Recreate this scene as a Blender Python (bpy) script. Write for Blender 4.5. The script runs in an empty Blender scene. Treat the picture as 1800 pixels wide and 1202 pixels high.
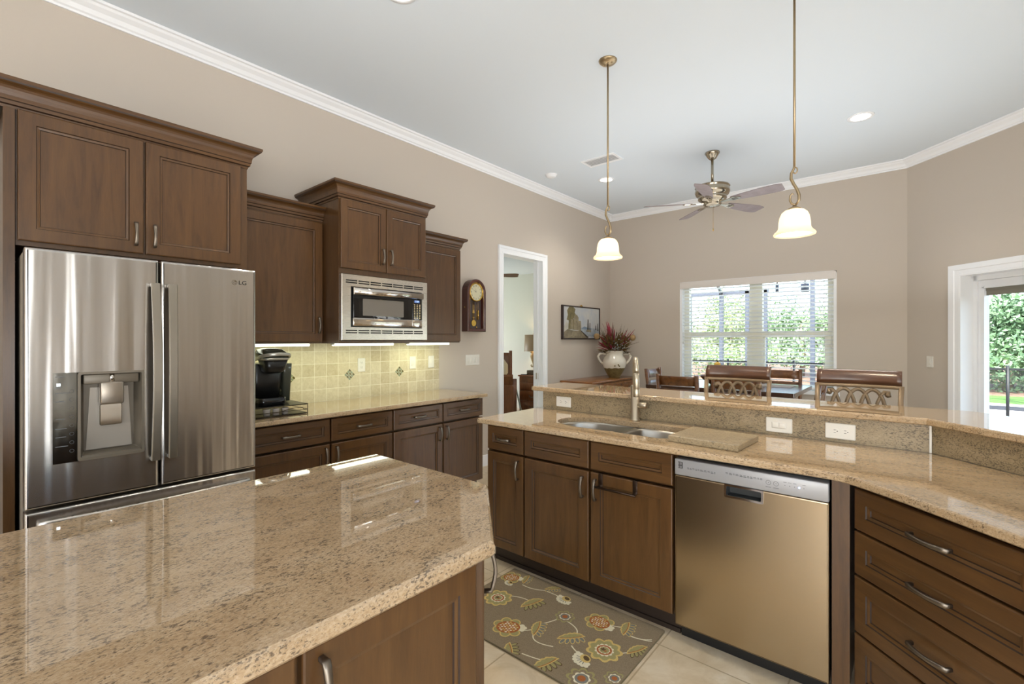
import bpy, bmesh, math, random
import numpy as np
from mathutils import Vector, Matrix
PI = math.pi
random.seed(7)
SC = bpy.context.scene
COL = SC.collection

def S(r, g, b):
    f = lambda c: (c / 255 / 12.92) if c / 255 <= .04045 else ((c / 255 + .055) / 1.055) ** 2.4
    return (f(r), f(g), f(b), 1)

# ------------------------------------------------------------------ camera, world, sun, big lights, exposure
H = 1.415
cam_d = bpy.data.cameras.new('camera'); cam = bpy.data.objects.new('camera', cam_d); COL.objects.link(cam)
cam.location = (0, 0, H); cam.rotation_euler = (PI / 2, 0, math.radians(40.4))
cam_d.sensor_fit = 'HORIZONTAL'; cam_d.sensor_width = 36; cam_d.lens = 824 / 1800 * 36
cam_d.shift_y = -4.0 / 1800; cam_d.clip_start = .02; cam_d.clip_end = 200
SC.camera = cam
SC.view_settings.view_transform = 'Standard'; SC.view_settings.look = 'None'
SC.view_settings.exposure = 0.33; SC.view_settings.gamma = 1; SC.view_settings.use_curve_mapping = False
SC.cycles.use_denoising = True
SC.cycles.max_bounces = 8; SC.cycles.diffuse_bounces = 5; SC.cycles.glossy_bounces = 4
SC.cycles.transmission_bounces = 6; SC.cycles.transparent_max_bounces = 12
SC.cycles.sample_clamp_indirect = 6
SC.cycles.caustics_reflective = False; SC.cycles.caustics_refractive = False

w = bpy.data.worlds.new('world'); SC.world = w; w.use_nodes = True
_n = w.node_tree.nodes; _l = w.node_tree.links
sky = _n.new('ShaderNodeTexSky'); sky.sky_type = 'NISHITA'; sky.sun_disc = False
sky.sun_elevation = math.radians(52); sky.sun_rotation = math.radians(200); sky.air_density = 1.0; sky.dust_density = 3.0
_l.new(sky.outputs[0], _n['Background'].inputs[0]); _n['Background'].inputs[1].default_value = 1.1

def lamp(name, kind, loc, energy, color=(1, 1, 1), rot=(0, 0, 0), parent=None, **kw):
    d = bpy.data.lights.new(name, kind); d.energy = energy; d.color = color
    for k, v in kw.items(): setattr(d, k, v)
    o = bpy.data.objects.new(name, d); o.location = loc; o.rotation_euler = rot; COL.objects.link(o)
    if parent: o.parent = parent
    return o
lamp('sun', 'SUN', (0, 0, 20), 15.0, (1, .97, .92), (math.radians(38), 0, math.radians(20)), angle=math.radians(.6))
# area lamps added as daylight fill outside openings invented in the unseen walls
lamp('fill_east_opening', 'AREA', (4.25, -1.55, .8), 262, (.95, .98, 1.0), (0, math.radians(145), 0), shape='RECTANGLE', size=2.2, size_y=3.6)
lamp('fill_south_opening', 'AREA', (.9, -4.5, 1.0), 132, (.96, .985, 1.0), (math.radians(140), 0, 0), shape='RECTANGLE', size=3.2, size_y=1.9)
lamp('fill_bedroom_opening', 'AREA', (-8.66, 5.6, 1.5), 75, (.92, 1.0, 1.0), (0, -PI / 2, 0), shape='RECTANGLE', size=1.5, size_y=1.6)  # added to light the bedroom through an invented opening

# unseen fill lamps added to brighten the ceiling over dining end and right side
lamp('ceiling_fill_dining', 'AREA', (-1.3, 4.6, 1.78), 25, (.97, .985, 1.0), (PI, 0, 0), shape='RECTANGLE', size=3.2, size_y=2.8)
lamp('ceiling_fill_right', 'AREA', (.9, 2.4, 1.78), 4, (.97, .985, 1.0), (PI, 0, 0), shape='RECTANGLE', size=2.4, size_y=3.0)

lamp('ceiling_fill_kitchen', 'AREA', (-1.9, .9, 1.78), 7, (.97, .985, 1.0), (PI, 0, 0), shape='RECTANGLE', size=1.0, size_y=2.0)  # added upward fill above the kitchen, no lamp there

# ------------------------------------------------------------------ materials
def mat(name, col=(.5, .5, .5, 1), rough=.5, metal=0., **kw):
    m = bpy.data.materials.new(name); m.use_nodes = True
    b = m.node_tree.nodes['Principled BSDF']
    b.inputs['Base Color'].default_value = col if len(col) == 4 else (*col, 1)
    b.inputs['Roughness'].default_value = rough; b.inputs['Metallic'].default_value = metal
    for k, v in kw.items():
        b.inputs[k].default_value = v
    return m

class N:
    """node shorthand on one material"""
    def __init__(s, m):
        s.m = m; s.n = m.node_tree.nodes; s.l = m.node_tree.links; s.b = s.n['Principled BSDF']
    def coord(s, kind='Object', scale=(1, 1, 1), rot=(0, 0, 0), loc=(0, 0, 0)):
        t = s.n.new('ShaderNodeTexCoord'); mp = s.n.new('ShaderNodeMapping')
        mp.inputs['Scale'].default_value = scale; mp.inputs['Rotation'].default_value = rot; mp.inputs['Location'].default_value = loc
        s.l.new(t.outputs[kind], mp.inputs[0]); return mp.outputs[0]
    def noise(s, vec, scale, detail=4, rough=.55, dist=0.):
        t = s.n.new('ShaderNodeTexNoise'); s.l.new(vec, t.inputs['Vector'])
        t.inputs['Scale'].default_value = scale; t.inputs['Detail'].default_value = detail
        t.inputs['Roughness'].default_value = rough; t.inputs['Distortion'].default_value = dist
        return t.outputs[0]
    def voro(s, vec, scale, out=0):
        t = s.n.new('ShaderNodeTexVoronoi'); s.l.new(vec, t.inputs['Vector']); t.inputs['Scale'].default_value = scale
        return t.outputs[out]
    def ramp(s, fac, stops):
        t = s.n.new('ShaderNodeValToRGB'); e = t.color_ramp.elements
        while len(e) < len(stops): e.new(.5)
        for i, (p, c) in enumerate(stops):
            e[i].position = p; e[i].color = c if len(c) == 4 else (*c, 1)
        s.l.new(fac, t.inputs[0]); return t.outputs[0]
    def mix(s, fac, a, b, mode='MIX'):
        t = s.n.new('ShaderNodeMix'); t.data_type = 'RGBA'; t.blend_type = mode
        for v, i in ((fac, 0), (a, 6), (b, 7)):
            if hasattr(v, 'is_linked'): s.l.new(v, t.inputs[i])
            else: t.inputs[i].default_value = v
        return t.outputs[2]
    def math(s, op, a, b=None):
        t = s.n.new('ShaderNodeMath'); t.operation = op
        for v, i in ((a, 0), (b, 1)):
            if v is None: continue
            if hasattr(v, 'is_linked'): s.l.new(v, t.inputs[i])
            else: t.inputs[i].default_value = v
        return t.outputs[0]
    def color(s, o): s.l.new(o, s.b.inputs['Base Color'])
    def rough(s, o): s.l.new(o, s.b.inputs['Roughness'])
    def bump(s, h, strength=.2, dist=.01):
        t = s.n.new('ShaderNodeBump'); t.inputs['Strength'].default_value = strength; t.inputs['Distance'].default_value = dist
        s.l.new(h, t.inputs['Height']); s.l.new(t.outputs[0], s.b.inputs['Normal'])

def wood(name, dark, mid, light, scale=(9, 9, .9), rough=.33, coat=.15):
    m = mat(name, mid, rough); k = N(m); m.node_tree.nodes['Principled BSDF'].inputs['Coat Weight'].default_value = coat
    k.b.inputs['Coat Roughness'].default_value = .25
    v = k.coord(scale=scale)
    a = k.noise(v, 3.2, 6, .6, .8); f = k.noise(k.coord(scale=tuple(c * 6 for c in scale)), 4, 3, .6)
    c = k.ramp(a, [(.28, dark), (.5, mid), (.74, light)])
    c2 = k.mix(.16, c, k.ramp(f, [(.35, dark), (.65, light)]))
    k.color(c2); k.bump(f, .03, .002)
    return m
WD, WM, WL = S(66, 42, 19), S(82, 54, 26), S(95, 65, 33)
WOOD = wood('cherry_wood_vertical', WD, WM, WL)
WOODH = wood('cherry_wood_horizontal', WD, WM, WL, (.9, 9, 9))
GLAZE = mat('dark_glaze', S(44, 28, 16), .45)
CARC = wood('cherry_wood_carcass', S(63, 41, 20), S(79, 53, 27), S(91, 63, 33))
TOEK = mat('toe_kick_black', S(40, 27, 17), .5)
DARKGAP = mat('shadow_gap_black', S(18, 14, 11), .7)
CHAIRW = wood('chair_wood', S(66, 36, 14), S(104, 62, 26), S(132, 84, 38), (6, 6, 6), .3, .3)
STOOLW = wood('stool_wood', S(64, 40, 26), S(82, 53, 36), S(98, 66, 46), (1.2, 9, 9), .3, .3)
SIDEW = wood('sideboard_wood', S(110, 66, 32), S(140, 88, 44), S(165, 108, 56), (9, .9, 9), .25, .4)
BEDW = wood('bedroom_wood', S(92, 52, 28), S(124, 74, 42), S(146, 92, 54), (4, 4, 1), .3, .4)

def granite(name, base, base2, pale, dark, rot=(0, 0, 0), sc=(.42, 1.25, 1.), rough=.06, dens=.5, coat=.5):
    m = mat(name, base, rough); k = N(m)
    v = k.coord(rot=rot, scale=sc)
    big = k.noise(v, 7, 5, .65, .8)
    c = k.ramp(big, [(.32, base2), (.5, base), (.68, pale)])
    fine = k.noise(v, 190, 3, .7)
    c = k.mix(.55, c, k.ramp(fine, [(.34, base2), (.5, base), (.66, pale)]))
    sp = k.noise(v, 170, 3, .66, .3); patch = k.noise(v, 11, 4, .62, 1.2)
    msk = k.math('ADD', sp, k.math('MULTIPLY', k.math('SUBTRACT', patch, .5), .38))
    d = k.ramp(msk, [(.61 - .05 * dens, (0, 0, 0, 1)), (.72 - .05 * dens, (1, 1, 1, 1))])
    c = k.mix(k.math('MULTIPLY', d, .72), c, dark)
    sp2 = k.noise(v, 300, 2, .5); d2 = k.ramp(sp2, [(.64, (0, 0, 0, 1)), (.7, (1, 1, 1, 1))])
    c = k.mix(k.math('MULTIPLY', d2, .55), c, dark)
    k.b.inputs['Coat Weight'].default_value = coat; k.b.inputs['Coat Roughness'].default_value = rough * .6
    k.color(c); return m
GRAN = granite('granite_polished', S(176, 150, 117), S(152, 124, 92), S(194, 172, 142), S(70, 58, 46), (0, 0, .12), (.45, 1.3, 1.0), .03, 1.35)
GRANI = granite('granite_polished_island', S(170, 145, 114), S(144, 118, 88), S(188, 167, 140), S(62, 54, 48), (0, 0, .35), (1.25, .62, 1.0), .02, 1.6)
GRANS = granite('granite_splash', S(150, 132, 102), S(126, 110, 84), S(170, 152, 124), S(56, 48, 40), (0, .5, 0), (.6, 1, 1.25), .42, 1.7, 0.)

def steel(name, col, rough, stretch=(1, 60, 1), amt=.02, wave=None, aniso=0., arot=0.):
    m = mat(name, col, rough, 1.0); k = N(m)
    f = k.noise(k.coord(scale=tuple(c * 6 for c in stretch)), 6, 3, .6)
    r = k.math('ADD', k.math('MULTIPLY', k.math('SUBTRACT', f, .5), amt * 4), rough); k.rough(r)
    if aniso:
        k.b.inputs['Anisotropic'].default_value = aniso; k.b.inputs['Anisotropic Rotation'].default_value = arot
        cv = k.n.new('ShaderNodeCombineXYZ'); cv.inputs[2].default_value = 1; k.l.new(cv.outputs[0], k.b.inputs['Tangent'])
    if wave:
        k.bump(k.noise(k.coord(scale=wave[0]), wave[1], 2, .4), wave[2], .02)
    return m
FRIDGE = steel('stainless_door', S(196, 191, 186), .24, (60, 1, 1), .01, ((3.6, 1, .13), 3.0, .40), .85, 0.)
HANDM = mat('handle_steel', S(150, 142, 130), .36, .9)
FRIDGEB = mat('grey_case', S(150, 140, 126), .45, .1)
STEEL = steel('stainless_brushed', S(198, 192, 184), .28, (1, 1, 60))
BOWLM = mat('sink_steel', S(160, 156, 148), .34, 1.0)
STEELD = steel('stainless_warm', S(176, 158, 130), .24, (1, 1, 40), .01, ((2.0, 1, 1.2), 1.6, .06))
STEELP = mat('control_strip_grey', S(158, 157, 158), .4, .3)
CHROME = mat('polished_steel', S(206, 200, 192), .1, 1.0)
NICKEL = mat('brushed_nickel', S(186, 174, 154), .36, 1.0)
NICKELW = mat('satin_nickel_warm', S(176, 156, 124), .34, .9)
PEWTER = mat('pewter_pull', S(126, 116, 104), .42, 1.0)
FANMET = mat('fan_metal', S(170, 160, 142), .16, 1.0)
BLK = mat('black_plastic', S(22, 21, 20), .3)
BLKG = mat('black_glass', S(16, 16, 17), .05)
WINGREY = mat('oven_window_grey', S(112, 106, 98), .08)
DISPG = mat('dispenser_taupe', S(112, 102, 88), .4, .3)
DISPL = mat('dispenser_back', S(168, 158, 146), .35, .4)
DISPD = steel('dispenser_panel', S(120, 118, 112), .14, (1, 1, 30), .01, ((6, 1, 3), 1.5, .2))
WHITEP = mat('white_plastic', S(222, 218, 209), .35)
WHITET = mat('white_paint_trim', S(242, 243, 245), .35)
SLOT = mat('slot_dark', S(50, 46, 42), .5)
CEILM = mat('ceiling_paint', S(220, 228, 235), .9)
WALLM = mat('wall_beige', S(196, 185, 172), .85)
BEDWALL = mat('bedroom_wall', S(206, 206, 194), .85)
GOLD = mat('brass', S(206, 168, 84), .22, 1.0)
CLOCKW = mat('mahogany', S(74, 32, 24), .25, **{'Coat Weight': .4})
DIAL = mat('dial_cream', S(214, 208, 176), .35)
INK = mat('ink_black', S(24, 20, 18), .5)
INKG = mat('print_grey', S(96, 96, 98), .5)
def emis(name, col, st, base=(.8, .8, .8, 1)):
    m = mat(name, base, .5); b = m.node_tree.nodes['Principled BSDF']
    b.inputs['Emission Color'].default_value = col; b.inputs['Emission Strength'].default_value = st; return m
SHADE = emis('lit_alabaster', (1, .82, .56, 1), .55, S(250, 240, 218))
_k = SHADE.node_tree; _t = _k.nodes.new('ShaderNodeBsdfTranslucent'); _t.inputs[0].default_value = (1, .93, .80, 1); _m = _k.nodes.new('ShaderNodeMixShader'); _m.inputs[0].default_value = .6
_o = _k.nodes['Material Output']; _k.links.new(_k.nodes['Principled BSDF'].outputs[0], _m.inputs[1]); _k.links.new(_t.outputs[0], _m.inputs[2]); _k.links.new(_m.outputs[0], _o.inputs[0])
BULB = emis('bulb_glow', (1, .90, .70, 1), 4.5)
STRIP = emis('strip_glow', (.96, 1, .78, 1), 2.6)
CANL = emis('can_lens', (1, .96, .88, 1), 4.0)
LED = emis('led_blue', (.25, .45, 1, 1), 6.0)
LCD = emis('lcd_blue', (.16, .35, .9, 1), .35, S(20, 20, 40))
DIGIT = emis('lcd_digits', (.4, .6, 1, 1), 1.2)
LAMPS = emis('lamp_shade_linen', (1, .72, .38, 1), .06, S(112, 92, 66))

def glass(name, tint=(1, 1, 1, 1), refl=.08):
    m = bpy.data.materials.new(name); m.use_nodes = True; n = m.node_tree.nodes; l = m.node_tree.links
    n.remove(n['Principled BSDF']); o = n['Material Output']
    t = n.new('ShaderNodeBsdfTransparent'); t.inputs[0].default_value = tint
    g = n.new('ShaderNodeBsdfGlossy'); g.inputs['Roughness'].default_value = .02
    fr = n.new('ShaderNodeFresnel'); fr.inputs[0].default_value = 1.45
    ge = n.new('ShaderNodeNewGeometry'); sb = n.new('ShaderNodeMath'); sb.operation = 'SUBTRACT'; sb.inputs[0].default_value = 1; l.new(ge.outputs['Backfacing'], sb.inputs[1])
    ml = n.new('ShaderNodeMath'); ml.operation = 'MULTIPLY'; l.new(fr.outputs[0], ml.inputs[0]); l.new(sb.outputs[0], ml.inputs[1])
    mx = n.new('ShaderNodeMixShader'); l.new(ml.outputs[0], mx.inputs[0]); l.new(t.outputs[0], mx.inputs[1]); l.new(g.outputs[0], mx.inputs[2])
    l.new(mx.outputs[0], o.inputs[0]); return m
GLASS = glass('window_glass', (.96, .98, .97, 1))

# floor tile
def floor_mat():
    m = mat('travertine_floor', S(214, 196, 166), .3); k = N(m)
    v = k.coord(loc=(.89 + .0, -2.101 + .0, 0))
    br = k.n.new('ShaderNodeTexBrick'); k.l.new(v, br.inputs[0])
    br.offset = 0; br.squash = 1; br.inputs['Scale'].default_value = 1; br.inputs['Mortar Size'].default_value = .0035
    br.inputs['Brick Width'].default_value = .506; br.inputs['Row Height'].default_value = .506; br.inputs['Mortar Smooth'].default_value = .1
    br.inputs['Color1'].default_value = S(216, 196, 164); br.inputs['Color2'].default_value = S(202, 181, 148); br.inputs['Mortar'].default_value = S(168, 146, 112)
    cl = k.noise(v, 5, 6, .65, 1.2)
    c = k.mix(.6, br.outputs[0], k.ramp(cl, [(.3, S(186, 162, 126)), (.5, S(212, 192, 160)), (.7, S(232, 218, 194))]))
    c = k.mix(k.math('MULTIPLY', br.outputs[1], .8), c, S(168, 146, 112))
    k.color(c); k.bump(k.math('SUBTRACT', 1.0, br.outputs[1]), .25, .003); return m
FLOORM = floor_mat()

def splash_mat():
    m = mat('tumbled_travertine', S(214, 202, 170), .42); k = N(m)
    t = k.n.new('ShaderNodeTexCoord'); sp = k.n.new('ShaderNodeSeparateXYZ'); cb = k.n.new('ShaderNodeCombineXYZ')
    k.l.new(t.outputs['Object'], sp.inputs[0])
    k.l.new(k.math('ADD', sp.outputs[1], 0.0), cb.inputs[0]); k.l.new(sp.outputs[2], cb.inputs[1])
    v = cb.outputs[0]
    br = k.n.new('ShaderNodeTexBrick'); k.l.new(v, br.inputs[0]); br.offset = 0; br.squash = 1
    br.inputs['Scale'].default_value = 1; br.inputs['Brick Width'].default_value = .102; br.inputs['Row Height'].default_value = .102
    br.inputs['Mortar Size'].default_value = .0026; br.inputs['Mortar Smooth'].default_value = .3; br.inputs['Bias'].default_value = 0
    br.inputs['Color1'].default_value = S(216, 205, 176); br.inputs['Color2'].default_value = S(180, 164, 130); br.inputs['Mortar'].default_value = S(236, 230, 212)
    no = k.noise(v, 30, 5, .65, .8)
    c = k.mix(.45, br.outputs[0], k.ramp(no, [(.3, S(172, 156, 120)), (.55, S(200, 188, 156)), (.75, S(220, 210, 184))]))
    c = k.mix(k.math('MULTIPLY', br.outputs[1], .55), c, S(230, 224, 204))
    k.color(c)
    h = k.math('ADD', k.math('SUBTRACT', 1.0, br.outputs[1]), k.math('MULTIPLY', no, .5))
    k.bump(h, .35, .004); return m
SPLASHM = splash_mat()

def noisy(name, c1, c2, scale, rough=.8, bump=0., bscale=None):
    m = mat(name, c1, rough); k = N(m); n = k.noise(k.coord(), scale, 5, .6)
    k.color(k.ramp(n, [(.35, c1), (.65, c2)]))
    if bump: k.bump(k.noise(k.coord(), bscale or scale, 3, .6), bump, .004)
    return m

# ------------------------------------------------------------------ mesh builder
class MB:
    def __init__(s): s.v = []; s.f = []; s.m = []; s.s = []
    def add(s, vs, fs, mat=0, smooth=False, M=None):
        o = len(s.v)
        if M is not None: vs = [tuple(M @ Vector(p)) for p in vs]
        s.v += [tuple(p) for p in vs]
        for f in fs:
            s.f.append(tuple(i + o for i in f)); s.m.append(mat); s.s.append(smooth)
        return s
    def box(s, x0, x1, y0, y1, z0, z1, mat=0, M=None):
        vs = [(x, y, z) for z in (z0, z1) for y in (y0, y1) for x in (x0, x1)]
        fs = [(0, 2, 3, 1), (4, 5, 7, 6), (0, 1, 5, 4), (2, 6, 7, 3), (0, 4, 6, 2), (1, 3, 7, 5)]
        return s.add(vs, fs, mat, False, M)
    def rbox(s, x0, x1, y0, y1, z0, z1, r=.004, seg=2, mat=0, M=None, smooth=True):
        bm = bmesh.new(); bmesh.ops.create_cube(bm, size=1)
        for v in bm.verts:
            v.co = ((x0 + x1) / 2 + v.co.x * (x1 - x0), (y0 + y1) / 2 + v.co.y * (y1 - y0), (z0 + z1) / 2 + v.co.z * (z1 - z0))
        bmesh.ops.bevel(bm, geom=bm.edges[:], offset=r, segments=seg, profile=.5, affect='EDGES')
        bm.verts.index_update()
        s.add([v.co[:] for v in bm.verts], [[v.index for v in f.verts] for f in bm.faces], mat, smooth, M); bm.free(); return s
    def loft(s, rings, mat=0, smooth=False, closed=True, cap0=True, cap1=True, M=None):
        n = len(rings[0]); vs = [p for r in rings for p in r]; fs = []
        mats = mat if isinstance(mat, list) else [mat] * (len(rings) - 1)
        base = len(s.v)
        if M is not None: vs = [tuple(M @ Vector(p)) for p in vs]
        s.v += [tuple(p) for p in vs]
        for i in range(len(rings) - 1):
            for j in range(n if closed else n - 1):
                k = (j + 1) % n
                s.f.append((base + i * n + j, base + i * n + k, base + (i + 1) * n + k, base + (i + 1) * n + j)); s.m.append(mats[i]); s.s.append(smooth)
        if cap0: s.f.append(tuple(base + j for j in reversed(range(n)))); s.m.append(mats[0]); s.s.append(False)
        if cap1: s.f.append(tuple(base + (len(rings) - 1) * n + j for j in range(n))); s.m.append(mats[-1]); s.s.append(False)
        return s
    def lathe(s, prof, n=24, c=(0, 0, 0), mat=0, smooth=True, M=None, caps=(False, False)):
        rings = [[(c[0] + r * math.cos(2 * PI * j / n), c[1] + r * math.sin(2 * PI * j / n), c[2] + z) for j in range(n)] for r, z in prof]
        return s.loft(rings, mat, smooth, True, caps[0], caps[1], M)
    def cyl(s, c, r, z0, z1, n=20, mat=0, M=None, smooth=True):
        return s.lathe([(r, z0), (r, z1)], n, c, mat, smooth, M, (True, True))
    def tube(s, pts, r, n=8, mat=0, closed=False, M=None, caps=True):
        pts = [Vector(p) for p in pts]; rs = r if isinstance(r, (list, tuple)) else [r] * len(pts)
        T = []
        for i in range(len(pts)):
            a = pts[i - 1] if (i > 0 or closed) else pts[i]; b = pts[(i + 1) % len(pts)] if (i < len(pts) - 1 or closed) else pts[i]
            T.append((b - a).normalized())
        up = Vector((0, 0, 1)) if abs(T[0].z) < .9 else Vector((1, 0, 0))
        Nn = (up - T[0] * up.dot(T[0])).normalized(); rings = []
        for p, t, rr in zip(pts, T, rs):
            Nn = (Nn - t * Nn.dot(t)).normalized(); B = t.cross(Nn)
            rings.append([p + rr * (math.cos(2 * PI * j / n) * Nn + math.sin(2 * PI * j / n) * B) for j in range(n)])
        if closed: rings.append(rings[0])
        return s.loft(rings, mat, True, True, caps and not closed, caps and not closed, M)
    def strap(s, pts, W, w, t, mat=0, M=None, smooth=True):
        """flat bar swept along pts; W = direction of its width"""
        pts = [Vector(p) for p in pts]; W = Vector(W).normalized(); rings = []
        ws = w if isinstance(w, list) else [w] * len(pts); ts = t if isinstance(t, list) else [t] * len(pts)
        for i, p in enumerate(pts):
            T = (pts[min(i + 1, len(pts) - 1)] - pts[max(i - 1, 0)]).normalized(); Nn = T.cross(W).normalized()
            a, b = ws[i] / 2, ts[i] / 2; c = min(a, b) * .45
            rings.append([p + W * x + Nn * y for x, y in ((a - c, b), (a, b - c), (a, -b + c), (a - c, -b), (-a + c, -b), (-a, -b + c), (-a, b - c), (-a + c, b))])
        return s.loft(rings, mat, smooth, True, True, True, M)
    def slab(s, poly, prof, holes=(), mat=0, M=None, side_mat=None, hole_prof=None):
        """prof: [(inset, z)...] bottom to top; poly CCW; holes as loops cut straight through"""
        side_mat = mat if side_mat is None else side_mat
        rings = [[(x, y, z) for x, y in offs(poly, -i)] for i, z in prof]
        s.loft(rings, side_mat, False, True, False, False, M)
        z0, z1 = prof[0][1], prof[-1][1]
        for z, ring, flip in ((z0, rings[0], True), (z1, rings[-1], False)):
            bm = bmesh.new(); E_ = []
            for lp in [[(p[0], p[1]) for p in ring]] + [list(h) for h in holes]:
                vv = [bm.verts.new((x, y, z)) for x, y in lp]
                E_ += [bm.edges.new((vv[i], vv[(i + 1) % len(vv)])) for i in range(len(vv))]
            bmesh.ops.triangle_fill(bm, edges=E_, use_beauty=True, use_dissolve=False, normal=(0, 0, -1 if flip else 1))
            bm.verts.index_update(); bm.normal_update()
            fs = []
            for f in bm.faces:
                ids = [v.index for v in f.verts]
                if (f.normal.z > 0) == flip: ids.reverse()
                fs.append(ids)
            s.add([v.co[:] for v in bm.verts], fs, mat, False, M); bm.free()
        for h in holes:
            h = list(h)
            s.loft([[(x, y, z1) for x, y in h], [(x, y, z0) for x, y in h]], side_mat, False, True, False, False, M)
        return s
    def sweep(s, prof, path, closed=False, mat=0, M=None):
        """prof [(out, z)]; path XY polyline, 'out' is to its right"""
        rings = [[(x, y, z) for x, y in offs(path, o, closed)] for o, z in prof]
        npts = len(rings[0]); np_ = len(prof); base = len(s.v)
        vs = [p for r in rings for p in r]
        if M is not None: vs = [tuple(M @ Vector(p)) for p in vs]
        s.v += vs
        for i in range(np_ - 1):
            mi = mat[i] if isinstance(mat, list) else mat
            for j in range(npts if closed else npts - 1):
                k = (j + 1) % npts
                s.f.append((base + i * npts + j, base + i * npts + k, base + (i + 1) * npts + k, base + (i + 1) * npts + j)); s.m.append(mi); s.s.append(False)
        if not closed:
            for j in (0, npts - 1):
                s.f.append(tuple(base + i * npts + j for i in range(np_))); s.m.append(0); s.s.append(False)
        return s
    def build(s, name, mats, parent=None, sub=0, fix=True):
        mats = mats if isinstance(mats, (list, tuple)) else [mats]
        me = bpy.data.meshes.new(name); me.from_pydata(s.v, [], s.f)
        for m in mats: me.materials.append(m)
        me.polygons.foreach_set('material_index', s.m); me.polygons.foreach_set('use_smooth', s.s)
        if fix:
            bm = bmesh.new(); bm.from_mesh(me); bmesh.ops.remove_doubles(bm, verts=bm.verts[:], dist=1e-5)
            bmesh.ops.recalc_face_normals(bm, faces=bm.faces[:]); bm.to_mesh(me); bm.free()
        me.update()
        o = bpy.data.objects.new(name, me); COL.objects.link(o)
        if parent is not None: o.parent = parent
        if sub:
            md = o.modifiers.new('subdivision', 'SUBSURF'); md.levels = sub; md.render_levels = sub
        return o

def offs(poly, d, closed=True):
    """offset a polyline to its right by d (mitred); closed CCW polygon: d>0 grows outward"""
    n = len(poly); out = []
    P = [Vector((p[0], p[1])) for p in poly]
    for i in range(n):
        a = P[i - 1] if (closed or i > 0) else None; b = P[i]; c = P[(i + 1) % n] if (closed or i < n - 1) else None
        ns = []
        for u, v in ((a, b), (b, c)):
            if u is None or v is None: continue
            t = (v - u)
            if t.length < 1e-9: continue
            t.normalize(); ns.append(Vector((t.y, -t.x)))
        if len(ns) == 1: q = b + ns[0] * d
        else:
            m = ns[0] + ns[1]; m.normalize(); q = b + m * (d / max(.2, m.dot(ns[0])))
        out.append((q.x, q.y))
    return out

def tag(o, label=None, cat=None, group=None, kind=None):
    if label: o['label'] = label
    if cat: o['category'] = cat
    if group: o['group'] = group
    if kind: o['kind'] = kind
    return o
def thing(name, label, cat, loc=(0, 0, 0), rz=0, group=None):
    o = bpy.data.objects.new(name, None); o.empty_display_size = .05; COL.objects.link(o)
    o.location = loc; o.rotation_euler = (0, 0, rz); return tag(o, label, cat, group)
def rebase(o):
    """move a single-mesh thing's origin to the centre of its underside"""
    vs = np.array([v.co[:] for v in o.data.vertices]); c = Vector(((vs[:, 0].min() + vs[:, 0].max()) / 2, (vs[:, 1].min() + vs[:, 1].max()) / 2, vs[:, 2].min()))
    o.data.transform(Matrix.Translation(-c)); o.location = o.location + c; return o
def one(mb, name, mats, label, cat, group=None):
    return tag(rebase(mb.build(name, mats)), label, cat, group)
def struct(mb, name, mats):
    return tag(mb.build(name, mats), kind='structure')
def dup(root, loc, rz, label=None, group=None):
    r = root.copy(); COL.objects.link(r); r.location = loc; r.rotation_euler = (0, 0, rz)
    if label: r['label'] = label
    if group: r['group'] = group
    for ch in list(root.children):
        c = ch.copy(); COL.objects.link(c); c.parent = r
        for g in list(ch.children):
            d = g.copy(); COL.objects.link(d); d.parent = c
    return r
def text_mesh(body, size, font_scale=1.0):
    cu = bpy.data.curves.new('t', 'FONT'); cu.body = body; cu.size = size; cu.align_x = 'CENTER'; cu.align_y = 'CENTER'
    o = bpy.data.objects.new('t', cu); COL.objects.link(o)
    bpy.context.view_layer.update(); dg = bpy.context.evaluated_depsgraph_get()
    me = bpy.data.meshes.new_from_object(o.evaluated_get(dg))
    vs = [v.co[:] for v in me.vertices]; fs = [tuple(p.vertices) for p in me.polygons]
    bpy.data.objects.remove(o); bpy.data.curves.remove(cu); bpy.data.meshes.remove(me)
    return vs, fs
def add_text(mb, body, size, x, y, z, mat=0, sx=1.0, rot=0., M=None):
    """lettering in the local XZ plane facing -Y, centred at x, z"""
    vs, fs = text_mesh(body, size); c, s_ = math.cos(rot), math.sin(rot)
    mb.add([(x + (vx * sx * c - vy * s_), y, z + (vx * sx * s_ + vy * c)) for vx, vy, _ in vs], fs, mat, False, M)
def rect(x0, x1, y0, y1, r=0, n=4):
    if r <= 0: return [(x0, y0), (x1, y0), (x1, y1), (x0, y1)]
    out = []
    for cx, cy, a in ((x1 - r, y0 + r, -PI / 2), (x1 - r, y1 - r, 0), (x0 + r, y1 - r, PI / 2), (x0 + r, y0 + r, PI)):
        for i in range(n + 1):
            t = a + PI / 2 * i / n; out.append((cx + r * math.cos(t), cy + r * math.sin(t)))
    return out
XZ = Matrix(((1, 0, 0, 0), (0, 0, -1, 0), (0, 1, 0, 0), (0, 0, 0, 1)))     # slab's (x, y, z) -> (x, -z, y): z grows toward the viewer

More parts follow.
